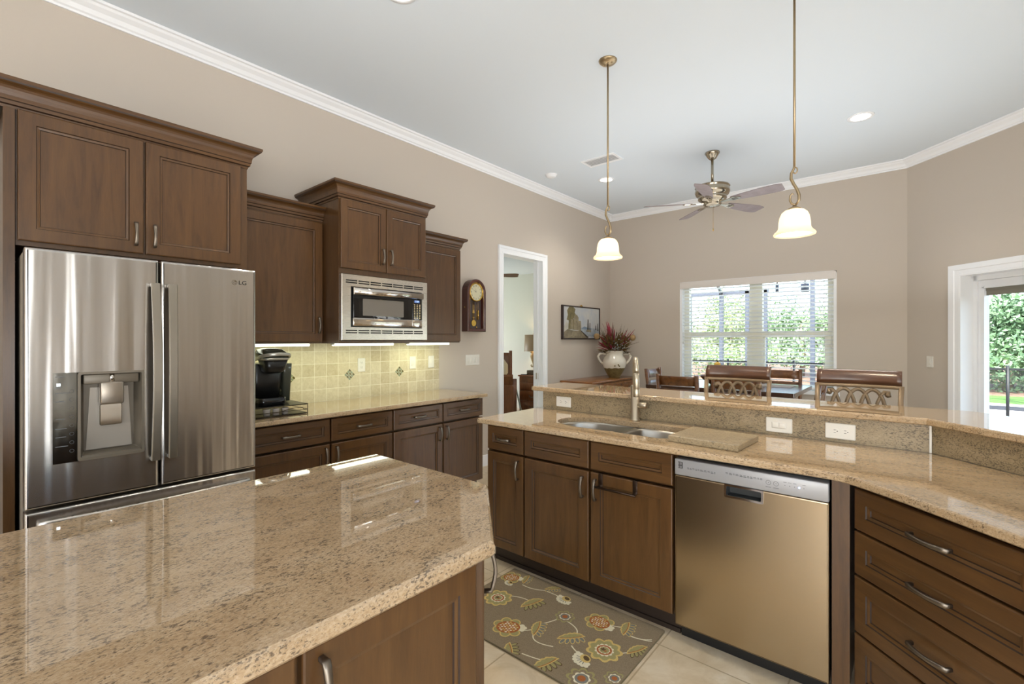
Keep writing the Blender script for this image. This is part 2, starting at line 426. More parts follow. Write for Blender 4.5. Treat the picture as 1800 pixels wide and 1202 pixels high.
# ------------------------------------------------------------------ the setting
XW, YF, CZ = -3.65, 6.70, 3.375
XE, YS = 3.25, -3.6
CX, CY = -.03, 6.70                       # corner of far wall and diagonal wall
L45 = (XE - CX) * math.sqrt(2)
def wall(name, loc, rz, L, Hh, th, holes, m, rev=None):
    """local x along the wall, y into the wall, z up"""
    M = Matrix.Translation(Vector(loc)) @ Matrix.Rotation(rz, 4, 'Z'); mb = MB()
    xs = sorted({0, L, *[h[0] for h in holes], *[h[1] for h in holes]})
    for a, b in zip(xs, xs[1:]):
        hs = sorted([h for h in holes if h[0] <= a and h[1] >= b], key=lambda h: h[2]); z = 0
        for h in hs:
            if h[2] > z: mb.box(a, b, 0, th, z, h[2], 0, M)
            z = h[3]
        if z < Hh: mb.box(a, b, 0, th, z, Hh, 0, M)
    return struct(mb, name, m)
WX0, WX1, WZ0, WZ1 = -2.532, -.668, .78, 2.236
wall('wall_left', (XW, YS, 0), PI / 2, YF - YS + .2, CZ, .13, [(4.11 - YS, 4.905 - YS, 0, 2.44)], WALLM)
wall('wall_far', (XW - .13, YF, 0), 0, CX - XW + .13, CZ, .2, [(WX0 - XW + .13, WX1 - XW + .13, WZ0, WZ1)], WALLM)
D0, D1, DZ = .56, 3.30, 2.045  # right end, out of view, widened to let in more daylight
wall('wall_diagonal', (CX, CY, 0), -PI / 4, L45, CZ, .2, [(D0, D1, 0, DZ)], WALLM)
wall('wall_right', (XE, CY - (XE - CX), 0), -PI / 2, CY - (XE - CX) - YS, CZ, .15, [(3.07, 6.87, .05, 2.45)], WALLM)
wall('wall_back', (XE, YS, 0), PI, XE - XW, CZ, .15, [(XE - 2.25, XE + 1.05, .55, 2.4)], WALLM)
mb = MB(); mb.box(XW - .15, XE + .2, YS - .2, YF + .2, -.12, 0); struct(mb, 'floor', FLOORM)
mb = MB(); mb.box(XW - .3, XE + 1.2, YS - 1.2, YF + .9, CZ, CZ + .12); struct(mb, 'ceiling', CEILM)
# frames of the invented unseen openings, added to be mirrored in polished metal
mb = MB()
for y in (.30, -.91, -2.16, -3.40): mb.box(XE, XE + .1, y - .05, y + .05, .05, 2.45)
mb.box(XE, XE + .1, -3.45, .35, .05, .16); mb.box(XE, XE + .1, -3.45, .35, 2.36, 2.45)
d2 = struct(mb, 'added_door_frame', WHITET)
mb = MB(); mb.box(XE - .02, XE, .68, .78, 0, 2.15); mb.box(XE - .02, XE, 1.60, 1.70, 0, 2.15); mb.box(XE - .02, XE, .68, 1.70, 2.05, 2.15); mb.box(XE - .012, XE, .78, 1.60, 0, 2.05); struct(mb, 'added_reflection_door', WHITET)  # white door added out of view for a pale band in the refrigerator doors
mb = MB()
for x in (-1.0, .6, 2.2): mb.box(x - .04, x + .04, YS - .1, YS, .55, 2.4)
mb.box(-1.05, 2.25, YS - .1, YS, .55, .62); mb.box(-1.05, 2.25, YS - .1, YS, 2.33, 2.4); mb.box(-1.05, 2.25, YS - .1, YS, 1.45, 1.5)
struct(mb, 'added_window_frame', WHITET)
# room crown moulding
room = [(XW, YS), (XE, YS), (XE, CY - (XE - CX)), (CX, CY), (XW, YF)]
mb = MB()
cp = [(0, CZ - .088), (.012, CZ - .088), (.014, CZ - .076), (.026, CZ - .070), (.040, CZ - .048), (.066, CZ - .030), (.076, CZ - .018), (.092, CZ - .016), (.095, CZ - .001)]
mb.sweep([(-o, z) for o, z in cp], room, True); struct(mb, 'trim_1', WHITET)
mb = MB()
for a, b in ((3.20, 4.02), (5.02, YF)): mb.box(XW, XW + .014, a, b, 0, .12)
struct(mb, 'baseboard_left', WHITET)
mb = MB(); mb.box(XW, CX, YF - .014, YF, 0, .12); struct(mb, 'baseboard_far', WHITET)

def casing(name, M, x0, x1, z1, w_=.09, both=True, z0=0):
    """moulded door casing on the local y<0 side of a wall"""
    mb = MB(); prof = [(0, 0), (0, -.012), (.018, -.016), (.022, -.012), (.055, -.014), (.062, -.022), (w_, -.024), (w_, 0)]
    path = [(x0, z0), (x0, z1), (x1, z1), (x1, z0)]
    rings = []
    for o, y in prof:
        q = offs(path, -o, False); rings.append([(x, y, z) for x, z in q])
    base = len(mb.v); n4 = 4
    mb.v += [tuple(M @ Vector(p)) for r in rings for p in r]
    for i in range(len(prof) - 1):
        for j in range(3):
            mb.f.append((base + i * n4 + j, base + i * n4 + j + 1, base + (i + 1) * n4 + j + 1, base + (i + 1) * n4 + j)); mb.m.append(0); mb.s.append(False)
    return struct(mb, name, WHITET)
ML = Matrix.Translation((XW, YS, 0)) @ Matrix.Rotation(PI / 2, 4, 'Z')
casing('trim_2', ML, 4.125 - YS, 4.89 - YS, 2.43)
mb = MB()      # door lining of the bedroom doorway
mb.box(XW - .14, XW + .001, 4.10, 4.125, 0, 2.43); mb.box(XW - .14, XW + .001, 4.89, 4.915, 0, 2.43); mb.box(XW - .14, XW + .001, 4.10, 4.915, 2.43, 2.45)
mb.box(XW - .075, XW - .062, 4.876, 4.89, 0, 2.43)
dl = struct(mb, 'door_1', WHITET)
mb = MB(); mb.box(XW - .10, XW - .06, 4.888, 4.8905, .90, .98); mb.build('strike_plate', NICKEL, dl)

# diagonal wall: glazed patio door
MD = Matrix.Translation((CX, CY, 0)) @ Matrix.Rotation(-PI / 4, 4, 'Z')
casing('trim_3', MD, D0 + .012, D1 - .012, DZ - .012, .11)
mb = MB()
mb.box(D0 - .01, D0 + .012, -.001, .20, 0, DZ, 0, MD); mb.box(D1 - .012, D1 + .01, -.001, .20, 0, DZ, 0, MD); mb.box(D0, D1, -.001, .20, DZ - .012, DZ + .01, 0, MD)
mb.box(D0 + .012, D0 + .045, .125, .2, 0, DZ, 0, MD); mb.box(D1 - .045, D1 - .012, .125, .2, 0, DZ, 0, MD); mb.box(D0, D1, .125, .2, DZ - .06, DZ, 0, MD)
pd = struct(mb, 'door_3', WHITET)
mid = (D0 + D1) / 2
for a, b in ((D0 + .047, mid - .002), (mid + .002, D1 - .047)):
    mb = MB(); st = .045
    mb.box(a, a + st, .135, .175, .01, DZ - .062, 0, MD); mb.box(b - st, b, .135, .175, .01, DZ - .062, 0, MD)
    mb.box(a + st, b - st, .135, .175, DZ - .062 - .06, DZ - .062, 0, MD); mb.box(a + st, b - st, .135, .175, .01, .26, 0, MD)
    for q0, q1 in ((a + st, a + st + .016), (b - st - .016, b - st)): mb.box(q0, q1, .125, .18, .26, DZ - .12, 0, MD)
    mb.box(a + st, b - st, .125, .18, DZ - .138, DZ - .122, 0, MD); mb.box(a + st, b - st, .125, .18, .26, .276, 0, MD)
    sash = mb.build('door_leaf', WHITET, pd)
    mb = MB(); mb.box(a + st + .016, b - st - .016, .153, .157, .276, DZ - .138, 0, MD); mb.build('glass_pane', GLASS, sash)
    mb = MB(); mb.box(a + st + .02, b - st - .02, .143, .150, DZ - .21, DZ - .165, 0, MD); mb.box(a + st + .02, b - st - .02, .139, .152, DZ - .165, DZ - .14, 0, MD)
    mb.build('raised_blind', mat('blind_taupe', S(128, 124, 112), .6), sash)

# far window: frame, sashes, glass
mb = MB(); g = .0
mb.box(WX0, WX0 + .03, YF + .0, YF + .2, WZ0, WZ1); mb.box(WX1 - .03, WX1, YF + .0, YF + .2, WZ0, WZ1)
mb.box(WX0, WX1, YF, YF + .2, WZ1 - .02, WZ1); mb.box(WX0 - .03, WX1 + .03, YF - .03, YF + .2, WZ0 - .03, WZ0 + .015)
wn = struct(mb, 'window_1', WHITET)
TANP = mat('window_frame_almond', S(226, 222, 204), .4)
wm0, wm1 = -1.636, -1.481
mb = MB(); mb.box(WX0 + .03, WX0 + .10, YF + .10, YF + .17, WZ0, WZ1); mb.box(WX1 - .10, WX1 - .03, YF + .10, YF + .17, WZ0, WZ1)
mb.box(wm0, wm1, YF + .09, YF + .17, WZ0, WZ1); mb.box(WX0 + .03, WX1 - .03, YF + .10, YF + .17, WZ1 - .07, WZ1 - .02); mb.box(WX0 + .03, WX1 - .03, YF + .10, YF + .17, WZ0, WZ0 + .06)
mb.build('window_frame', TANP, wn)
for a, b in ((WX0 + .10, wm0), (wm1, WX1 - .10)):
    mb = MB()
    mb.box(a, b, YF + .10, YF + .15, 1.445, 1.525)
    for q0, q1 in ((a, a + .03), (b - .03, b)): mb.box(q0, q1, YF + .10, YF + .14, WZ0 + .06, 1.45)
    for q in (.3, .75): mb.box(a + (b - a) * q - .025, a + (b - a) * q + .025, YF + .085, YF + .10, 1.50, 1.53)
    sh = mb.build('sash', TANP, wn)
    mb = MB(); mb.box(a, b, YF + .125, YF + .129, WZ0 + .06, WZ1 - .07); mb.build('glass_pane', GLASS, sh)
# horizontal blind
bl = thing('window_blind', 'white slatted wooden blind lowered over the double window, slats open', 'blind', ((WX0 + WX1) / 2, YF + .03, WZ1 - .02))
lb = -bl.location
Mb = Matrix.Translation(lb)
SLATM = mat('blind_slat_white', S(246, 246, 243), .45)
mb = MB(); mb.rbox(WX0 + .005, WX1 - .005, YF - .012, YF + .002, WZ1 - .098, WZ1 - .004, .004, 2, 0, Mb); mb.build('valance', mat('valance_white', S(222, 214, 206), .5), bl)
mb = MB(); mb.box(WX0 + .034, WX1 - .034, YF + .004, YF + .055, WZ1 - .07, WZ1 - .03, 0, Mb); mb.build('headrail', SLATM, bl)
mb = MB(); z = WZ1 - .115
while z > WZ0 + .06:
    a = math.radians(-12)
    for k in range(1):
        vs = []
        for y, dz in ((-.025, -.001), (-.0125, .0012), (0, .002), (.0125, .0012), (.025, -.001)):
            vs.append((y, dz + y * math.tan(a)))
        rings = [[(x, YF + .03 + y, z + dz + .0017) for y, dz in vs] + [(x, YF + .03 + y, z + dz - .0017) for y, dz in reversed(vs)] for x in (WX0 + .036, WX1 - .036)]
        mb.loft(rings, 0, False, True, True, True, Mb)
    z -= .0505
mb.build('slats', SLATM, bl)
mb = MB()
for x in (WX0 + .13, -1.95, wm0 - .1, wm1 + .1, -1.1, WX1 - .13):
    for dy in (.003, .057): mb.tube([(x, YF + dy, WZ1 - .06), (x, YF + dy, WZ0 + .05)], .0012, 5, 0, False, Mb)
mb.build('ladder_cord', SLATM, bl)
mb = MB(); mb.rbox(WX0 + .036, WX1 - .036, YF + .005, YF + .055, WZ0 + .03, WZ0 + .055, .004, 1, 0, Mb); mb.build('bottom_rail', SLATM, bl)
for x, zt in ((WX0 + .05, 1.40), (WX1 - .05, 1.36)):
    mb = MB(); mb.tube([(x, YF - .004, WZ1 - .10), (x, YF - .004, zt)], .0015, 5, 0, False, Mb); mb.lathe([(.001, zt + .005), (.008, zt - .02), (.007, zt - .04), (.001, zt - .042)], 8, (x, YF - .004, 0), 0, True, Mb)
    mb.build('pull_cord', WHITEP, bl)

# peninsula half wall (behind the raised bar)
mb = MB()
mb.slab([(-2.07, 2.80), (.0753, 2.80), (.770, 2.1053), (.855, 2.190), (.125, 2.92), (-2.07, 2.92)], [(0, 0), (0, 1.039)])
struct(mb, 'wall_peninsula', WALLM)

# bedroom beyond the doorway
mb = MB(); mb.box(-8.6, XW - .13, 7.45, 7.6, 0, 2.75); struct(mb, 'wall_bedroom_far', BEDWALL)
wall('wall_bedroom_left', (-8.5, 2.6, 0), PI / 2, 5.0, 2.75, .12, [(2.2, 3.8, .75, 2.25)], BEDWALL)
mb = MB(); mb.box(-8.6, XW - .13, 2.45, 2.6, 0, 2.75); struct(mb, 'wall_bedroom_near', BEDWALL)
mb = MB(); mb.box(-8.7, XW - .13, 2.4, 7.6, 2.75, 2.85); struct(mb, 'ceiling_bedroom', CEILM)
mb = MB(); mb.box(-8.7, XW - .15, 2.4, 7.6, -.12, 0); struct(mb, 'floor_bedroom', noisy('bedroom_carpet', S(190, 176, 152), S(204, 190, 168), 60, .95))
mb = MB(); mb.box(XW - .30, XW - .131, 6.7, 7.6, 0, 2.75); struct(mb, 'wall_bedroom_right', BEDWALL)

# ------------------------------------------------------------------ cabinet kit (local: x along the front, y into the cabinet, z up; fronts end at y = 0)
DT = .022
def front_panel(mb, x0, x1, z0, z1, fw=.058, t=DT, horiz=False):
    """one framed front with a recessed flat panel, its back on y = t, face on y = 0. materials: 0 wood, 1 glaze"""
    def R(i, y): return [(x0 + i, y, z0 + i), (x1 - i, y, z0 + i), (x1 - i, y, z1 - i), (x0 + i, y, z1 - i)]
    rings = [R(0, t), R(0, .005), R(.0015, .002), R(.005, 0), R(fw, 0), R(fw + .0025, .0045), R(fw + .005, .0045), R(fw + .0125, .0065), R(fw + .0145, .0115), R(fw + .02, .0115)]
    mb.loft(rings, [0, 0, 0, 0, 1, 0, 0, 1, 0], False, True, True, True)
def pull(mb, x, z, L=.11, vertical=True, M=None):
    """arched pull standing off the face at y = 0"""
    pts = []; n = 12
    for i in range(n + 1):
        s_ = i / n; a = (s_ - .5) * L; y = -.020 - .011 * math.sin(PI * s_)
        pts.append((x, y, z + a) if vertical else (x + a, y, z))
    pts = ([(x, 0, z - L / 2)] if vertical else [(x - L / 2, 0, z)]) + pts + ([(x, 0, z + L / 2)] if vertical else [(x + L / 2, 0, z)])
    W = (1, 0, 0) if vertical else (0, 0, 1)
    ws = [.012] + [.012 + .004 * abs(2 * i / n - 1) for i in range(n + 1)] + [.012]
    mb.strap(pts, W, ws, .010, 0, M)
def door(parent, x0, x1, z0, z1, handle=None, hz=None, name='door', L=.11, fw=.058):
    mb = MB(); front_panel(mb, x0, x1, z0, z1, fw); d = mb.build(name, [WOOD, GLAZE], parent, fix=False)
    if handle:
        mb = MB(); pull(mb, (x1 - .034) if handle == 'R' else (x0 + .034), hz, L); mb.build('handle', PEWTER, d)
    return d
def drawer(parent, x0, x1, z0, z1, handle=True, L=.11, name='drawer', fw=.042):
    mb = MB(); front_panel(mb, x0, x1, z0, z1, fw); d = mb.build(name, [WOODH, GLAZE], parent, fix=False)
    if handle:
        mb = MB(); pull(mb, (x0 + x1) / 2, (z0 + z1) / 2, L, False); mb.build('handle', PEWTER, d)
    return d
def crown(parent, w, dep, z, hh=.115, out=.062, left=True, right=True, wl=0, wr=0):
    """stepped cornice round the top of a cabinet whose face is at y = DT"""
    prof = [(0, z), (.004, z), (.006, z + .012), (.014, z + .016), (.016, z + .030), (.020, z + .034)]
    for i in range(7):
        a = i / 6 * PI / 2; prof.append((.020 + (out - .032) * (1 - math.cos(a)), z + .036 + (hh - .062) * math.sin(a)))
    prof += [(out - .006, z + hh - .022), (out - .003, z + hh - .016), (out, z + hh - .012), (out, z + hh), (0, z + hh)]
    path = []
    if left: path.append((wl, dep))
    path += [(wl, DT), (w - wr, DT)]
    if right: path.append((w - wr, dep))
    mb = MB(); mb.sweep(prof, path, False, [1 if i in (0, 2, 4) or i == len(prof) - 5 else 0 for i in range(len(prof) - 1)])
    mb.slab([(wl, DT), (w - wr, DT), (w - wr, dep), (wl, dep)], [(0, z + hh - .02), (0, z + hh - .012)])
    return mb.build('crown_molding', [WOODH, GLAZE], parent)

RZL = PI / 2                                # fronts on the left wall look toward +X
def at_left(X, Y, z=0): return (X, Y, z)

# ---- refrigerator surround
t = thing('tall_end_panel', 'full-height dark wood end panel left of the refrigerator', 'cabinet panel', (-3.0, .117, 0), RZL)
mb = MB(); mb.box(0, .036, .002, .645, 0, 2.433); mb.build('panel', CARC, t)
Y0 = .156; W_ = 1.106 - Y0
t = thing('wall_cabinet', 'wide two-door dark wood cabinet with cornice above the refrigerator', 'cabinet', (-3.0, Y0, 1.836), RZL, 'dark wood wall cabinets')
mb = MB(); mb.box(0, W_, DT, .645, 0, .614); mb.build('body', CARC, t)
door(t, .005, .452, .020, .600, 'R', .115); door(t, .461, .911, .020, .600, 'L', .115)
crown(t, W_, .64, .598, .12, .066, True, True, -.09)
# ---- wall cabinets
def wall_cab(label, X, Ya, Yb, z0, z1, doors, crown_h, right=True, left=False, hz=.12):
    t = thing('wall_cabinet', label, 'cabinet', (X, Ya, z0), RZL, 'dark wood wall cabinets')
    dep = X - XW - .004; h = z1 - z0
    mb = MB(); mb.box(0, Yb - Ya, DT, dep, 0, h); mb.build('body', CARC, t)
    for a, b, za, zb, hd in doors:
        if hd in ('L', 'R'): door(t, a - Ya, b - Ya, za - z0, zb - z0, hd, za - z0 + hz)
        else: door(t, a - Ya, b - Ya, za - z0, zb - z0)
    crown(t, Yb - Ya, dep, h - .016, crown_h, .058, left, right)
    return t
wall_cab('single-door dark wood wall cabinet between refrigerator and microwave cabinet', -3.30, 1.112, 1.736, 1.388, 2.300, [(1.118, 1.728, 1.400, 2.272, 'R')], .10, False, False)
wall_cab('tall single-door dark wood wall cabinet beside the pendulum clock', -3.30, 2.515, 3.122, 1.388, 2.300, [(2.522, 3.116, 1.400, 2.272, None)], .10, True, False)
# microwave cabinet with an opening
Ya, Yb = 1.738, 2.513; z0 = 1.388
t = thing('wall_cabinet', 'deeper two-door dark wood cabinet with cornice holding the microwave', 'cabinet', (-3.075, Ya, z0), RZL, 'dark wood wall cabinets')
dep = -3.075 - XW - .004; mb = MB(); w_ = Yb - Ya
mb.box(0, .02, DT, dep, 0, 1.05); mb.box(w_ - .02, w_, DT, dep, 0, 1.05); mb.box(.02, w_ - .02, DT, dep, 0, .02); mb.box(.02, w_ - .02, DT, dep, .505, 1.05); mb.box(.02, w_ - .02, dep - .02, dep, .02, .505)
mb.build('body', CARC, t)
door(t, .006, .383, .540, 1.032, 'R', .66, fw=.05); door(t, .389, .769, .540, 1.032, 'L', .66, fw=.05)
crown(t, w_, dep, 1.032, .12, .062, True, True)

# ---- microwave
mw = thing('microwave', 'built-in stainless microwave in a vented trim frame under the two-door cabinet', 'microwave', (-3.075, Ya, 1.408), RZL)
mw_w, mw_h = w_, .478
ox0, ox1, oz0, oz1 = .075, w_ - .058, .098, .392
mb = MB(); pr = [(0, -.021), (0, .010), (.003, .013)]
mb.slab(rect(.004, w_ - .002, .004, mw_h), pr, [rect(ox0, ox1, oz0, oz1)], 0, XZ); mb.build('trim_frame', STEEL, mw)
for z in (.405, .045):
    mb = MB(); mb.box(.02, w_ - .018, -.0145, -.012, z, z + .045); v = mb.build('vent_grille', STEEL, mw)
    mb = MB()
    for k in range(7):
        a = .035 + k * .100
        for q in (.008, .024): mb.box(a, a + .090, -.0155, -.0144, z + q, z + q + .009)
    mb.build('vent_slots', DARKGAP, v)
mb = MB(); mb.box(ox0 + .004, ox1 - .004, -.002, .40, oz0 + .004, oz1 - .004); mb.build('oven_body', BLK, mw)
dx0, dx1 = ox0 + .012, ox1 - .010; px = dx1 - .098
mb = MB(); mb.rbox(dx0, px - .001, -.028, -.002, oz0 + .010, oz1 - .010, .004); dd = mb.build('oven_door', BLKG, mw)
mb = MB(); mb.rbox(dx0 - .001, px - .001, -.031, -.004, oz0 + .008, oz0 + .068, .004); mb.build('lower_door_strip', CHROME, dd)
mb = MB(); mb.strap([(dx0 - .001, -.036, oz1 - .034), ((dx0 + dx1) / 2, -.040, oz1 - .034), (dx1, -.036, oz1 - .034)], (0, 0, 1), .048, .024); mb.build('door_handle', CHROME, dd)
mb = MB(); mb.slab(rect(dx0 + .075, px - .085, oz0 + .085, oz1 - .085, .006), [(0, .0280), (0, .0286)], (), 0, XZ); mb.build('oven_window', WINGREY, dd)
mb = MB(); mb.rbox(px, dx1, -.028, -.002, oz0 + .010, oz1 - .010, .003); cpn = mb.build('control_panel', BLKG, mw)
mb = MB(); mb.rbox(px, dx1, -.031, -.004, oz0 + .008, oz0 + .068, .004); mb.build('open_button', CHROME, cpn)
mb = MB(); mb.box(px + .018, px + .072, -.0286, -.028, oz1 - .088, oz1 - .068); mb.build('display', LCD, cpn)
mb = MB(); add_text(mb, '7:29', .02, px + .045, -.0289, oz1 - .078); mb.build('display_digits', DIGIT, cpn)
mb = MB()
for r in range(9):
    for c in range(3): mb.box(px + .016 + c * .026, px + .028 + c * .026, -.0287, -.028, oz0 + .078 + r * .0135, oz0 + .085 + r * .0135)
mb.build('keypad_keys', mat('key_cream', S(206, 190, 150), .5), cpn)

# ---- refrigerator
fr = thing('refrigerator', 'large stainless french-door refrigerator with water dispenser in the left door', 'refrigerator', (-2.78, .168, 0), RZL)
fw_ = .897
mb = MB(); mb.box(.0, fw_ - .002, .075, .80, .012, 1.785); mb.build('body', FRIDGEB, fr)
for x in (.02, fw_ - .09):
    mb = MB(); mb.rbox(x, x + .07, .07, .12, 1.785, 1.80, .004); mb.build('hinge_cover', FRIDGEB, fr)
mid_ = .457
def bulged(x0, x1, z0, z1, holes=()):
    """door skin: rounded edges, thickness .07"""
    mb = MB(); r = .012
    prof = [(0, -.07), (0, -r)] + [(r * (1 - math.cos(a)), -r + r * math.sin(a)) for a in (.4, .8, 1.2, PI / 2)]
    mb.slab(rect(x0, x1, z0, z1, .006, 2), prof, holes, 0, XZ); return mb
dz0 = .706; dsp = (.162, .397, .882, 1.272)
mb = bulged(0, mid_ - .003, dz0, 1.80, [rect(dsp[0] - .078, dsp[1], dsp[2], dsp[3])]); dl_ = mb.build('left_door', FRIDGE, fr)
mb = bulged(mid_ + .006, fw_, dz0, 1.80); dr_ = mb.build('right_door', FRIDGE, fr)
mb = bulged(0, fw_, .075, .694); fz = mb.build('freezer_drawer', FRIDGE, fr)
mb = MB(); mb.box(.02, fw_ - .02, .05, .08, .0, .07); mb.build('base_grille', BLK, fr)
def fridge_handle(x, par, lean):
    n = 20; pts = []; ws = []
    for i in range(n + 1):
        s_ = i / n; z = .845 + s_ * .835; y = -.028 - .036 * math.sin(PI * (.08 + .84 * s_)); pts.append((x + lean * math.sin(PI * s_) * .004, y, z)); ws.append(.036)
    mb = MB(); mb.strap([(x, -.004, .848)] + pts + [(x, -.004, 1.677)], (1, 0, 0), [.034] + ws + [.034], .016, 0, None, False); mb.build('handle', HANDM, par)
fridge_handle(.433, dl_, 1); fridge_handle(.502, dr_, -1)
n = 20; pts = [(.04 + (fw_ - .08) * i / n, -.014 - .032 * math.sin(PI * i / n), .640) for i in range(n + 1)]
mb = MB(); mb.strap([(.04, .0, .64)] + pts + [(fw_ - .04, .0, .64)], (0, 0, 1), .030, .014); mb.build('handle', STEEL, fz)
# dispenser
dx0, dx1, z0, z1 = dsp
mb = MB(); mb.box(dx0 - .078, dx0 - .002, .001, .02, z0, z1); cpn = mb.build('control_panel', DISPD, dl_)
mb = MB()
for k, (z, L) in enumerate(((.372, .03), (.325, .02), (.302, .046), (.265, .028), (.19, .03), (.148, .036), (.112, .034), (.072, .04))):
    mb.box(dx0 - .070, dx0 - .070 + L, .0003, .001, z0 + z, z0 + z + .003)
for k in range(8):
    z = z0 + .05 + k * .037; c = (dx0 - .018, 0, 0)
    mb.tube([(dx0 - .018 + .007 * math.cos(a), .0006, z + .007 * math.sin(a)) for a in [i * PI / 5 for i in range(10)]], .0007, 4, 0, True)
mb.build('button_marks', INKG, cpn)
mb = MB(); mb.box(dx0 - .066, dx0 - .054, .0003, .001, z0 + .333, z0 + .345); mb.build('indicator', emis('indicator_white', (.8, .9, 1, 1), 2.0), cpn)
mb = MB()
R0 = rect(dx0, dx1, z0, z1, .008, 2); R1 = rect(dx0 + .010, dx1 - .010, z0 + .014, z1 - .010, .006, 2); R2 = rect(dx0 + .028, dx1 - .028, z0 + .03, z1 - .03, .006, 2)
f3 = lambda R, y: [(x, y, z) for x, z in R]
mb.loft([f3(R0, .02), f3(R0, -.006), f3(R1, -.006), f3(R1, .002), f3(R2, .068)], 0, False, True, False, True)
rc = mb.build('dispenser_recess', DISPG, dl_)
mb = MB(); xm = (dx0 + dx1) / 2
mb.rbox(dx0 + .02, dx1 - .02, .004, .066, z1 - .055, z1 - .012, .004); mb.build('spout_housing', DISPG, rc)
mb = MB(); mb.rbox(xm - .042, xm + .042, -.006, .04, z1 - .150, z1 - .048, .008, 3); mb.build('ice_chute', mat('dispenser_chute', S(150, 138, 124), .3, .7), rc)
mb = MB(); mb.slab([(xm - .082, z0 + .034), (xm + .082, z0 + .034), (xm + .068, z1 - .075), (xm - .068, z1 - .075)], [(0, -.067), (0, -.062)], (), 0, XZ); mb.build('back_plate', DISPL, rc)
mb = MB(); mb.cyl((xm, .008, 0), .010, z1 - .05, z1 - .012, 14); mb.build('water_spout', CHROME, rc)
mb = MB(); mb.slab(rect(xm - .040, xm + .040, z0 + .142, z1 - .150, .008), [(0, -.045), (0, -.030), (.003, -.027)], (), 0, XZ); mb.build('paddle', CHROME, rc)
mb = MB(); mb.box(dx0 + .014, dx1 - .014, -.004, .05, z0 + .010, z0 + .022); mb.build('drip_tray', DISPG, rc)
# emblem
mb = MB(); ex, ez = .788, 1.724
mb.slab([(ex + .013 * math.cos(a), ez + .013 * math.sin(a)) for a in [i * PI / 12 for i in range(24)]], [(0, 0), (0, .0012)], (), 0, XZ)
mb.box(ex - .0035, ex - .0015, -.0016, 0, ez - .002, ez + .006, 1); mb.box(ex - .0035, ex + .001, -.0016, 0, ez - .004, ez - .002, 1)
mb.tube([(ex + .009 * math.cos(a), -.0014, ez + .009 * math.sin(a)) for a in [PI * .5 + i * PI * 1.5 / 14 for i in range(15)]], .001, 5, 1); mb.box(ex + .002, ex + .0095, -.0016, 0, ez - .001, ez + .001, 1)
mb.box(ex - .005, ex - .003, -.0016, 0, ez + .003, ez + .005, 1)
add_text(mb, 'LG', .030, ex + .040, -.0008, ez, 2, 1.15)
mb.build('emblem', [PEWTER, STEEL, INK], dr_)

# ---- base cabinets on the left wall
def base_cab(label, loc, rz, w, units, dep=.585, toe=True):
    t = thing('base_cabinet', label, 'cabinet', loc, rz, 'dark wood base cabinets')
    mb = MB(); mb.box(0, w, DT + .03, dep, .10, .883); mb.build('body', CARC, t)
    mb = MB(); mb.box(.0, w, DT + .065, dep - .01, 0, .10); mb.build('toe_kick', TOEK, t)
    for x0, x1, hd, dr in units:
        drawer(t, x0, x1, .712, .868, dr); door(t, x0, x1, .116, .696, hd, .615)
    return t
base_cab('base cabinet with two drawers beside the refrigerator, under the coffee machine', (-3.05, 1.10, 0), RZL, 1.066, [(.006, .549, 'R', True), (.561, 1.061, 'L', True)])
base_cab('base cabinet with two drawers at the free end of the back worktop', (-3.05, 2.168, 0), RZL, 1.0, [(.005, .502, 'R', True), (.513, .995, 'L', True)])
EDGE = [(.004, 0), (0, .004), (0, .022), (.002, .027), (.006, .030)]
def edge(z0): return [(i, z0 + z) for i, z in EDGE]
mb = MB(); mb.slab([(XW + .002, 1.075), (-3.008, 1.075), (-3.008, 3.185), (XW + .002, 3.185)], edge(.884))
one(mb, 'worktop', GRAN, 'beige granite worktop along the left wall under the tile splash', 'worktop')
# tile splash with mosaic insets
mb = MB(); mb.box(XW + .0005, XW + .010, 1.08, 3.136, .914, 1.388); bs = struct(mb, 'wall_backsplash', SPLASHM)
bs.location = (0, 1.735 - .002, .914 - .001); bs.data.transform(Matrix.Translation((0, -1.733, -.913)))
MT1 = mat('mosaic_dark', S(92, 82, 40), .2); MT2 = mat('mosaic_grey', S(130, 136, 110), .15); MT3 = mat('mosaic_pale', S(206, 198, 158), .2)
for y in (1.633, 2.143, 2.653):
    mb = MB(); z = 1.118
    mb.add([(XW + .0103, y - .05 - 1.733, z - .913), (XW + .0103, y - 1.733, z - .05 - .913), (XW + .0103, y + .05 - 1.733, z - .913), (XW + .0103, y - 1.733, z + .05 - .913)], [(0, 1, 2, 3)], 2)
    for i in range(4):
        for j in range(3):
            a, b = (i - 1.5) * .0175, (j - 1) * .0235
            cy = y + (a - b) * .7071 - 1.733; cz = z + (a + b) * .7071 - .913
            q = [(dx * .0075, dz * .0105) for dx, dz in ((-1, -1), (1, -1), (1, 1), (-1, 1))]
            mb.add([(XW + .0112, cy + (u - v) * .7071, cz + (u + v) * .7071) for u, v in q], [(0, 1, 2, 3)], 0 if (i + j) % 2 else 1)
    mb.build('mosaic_accent', [MT1, MT2, MT3], bs)
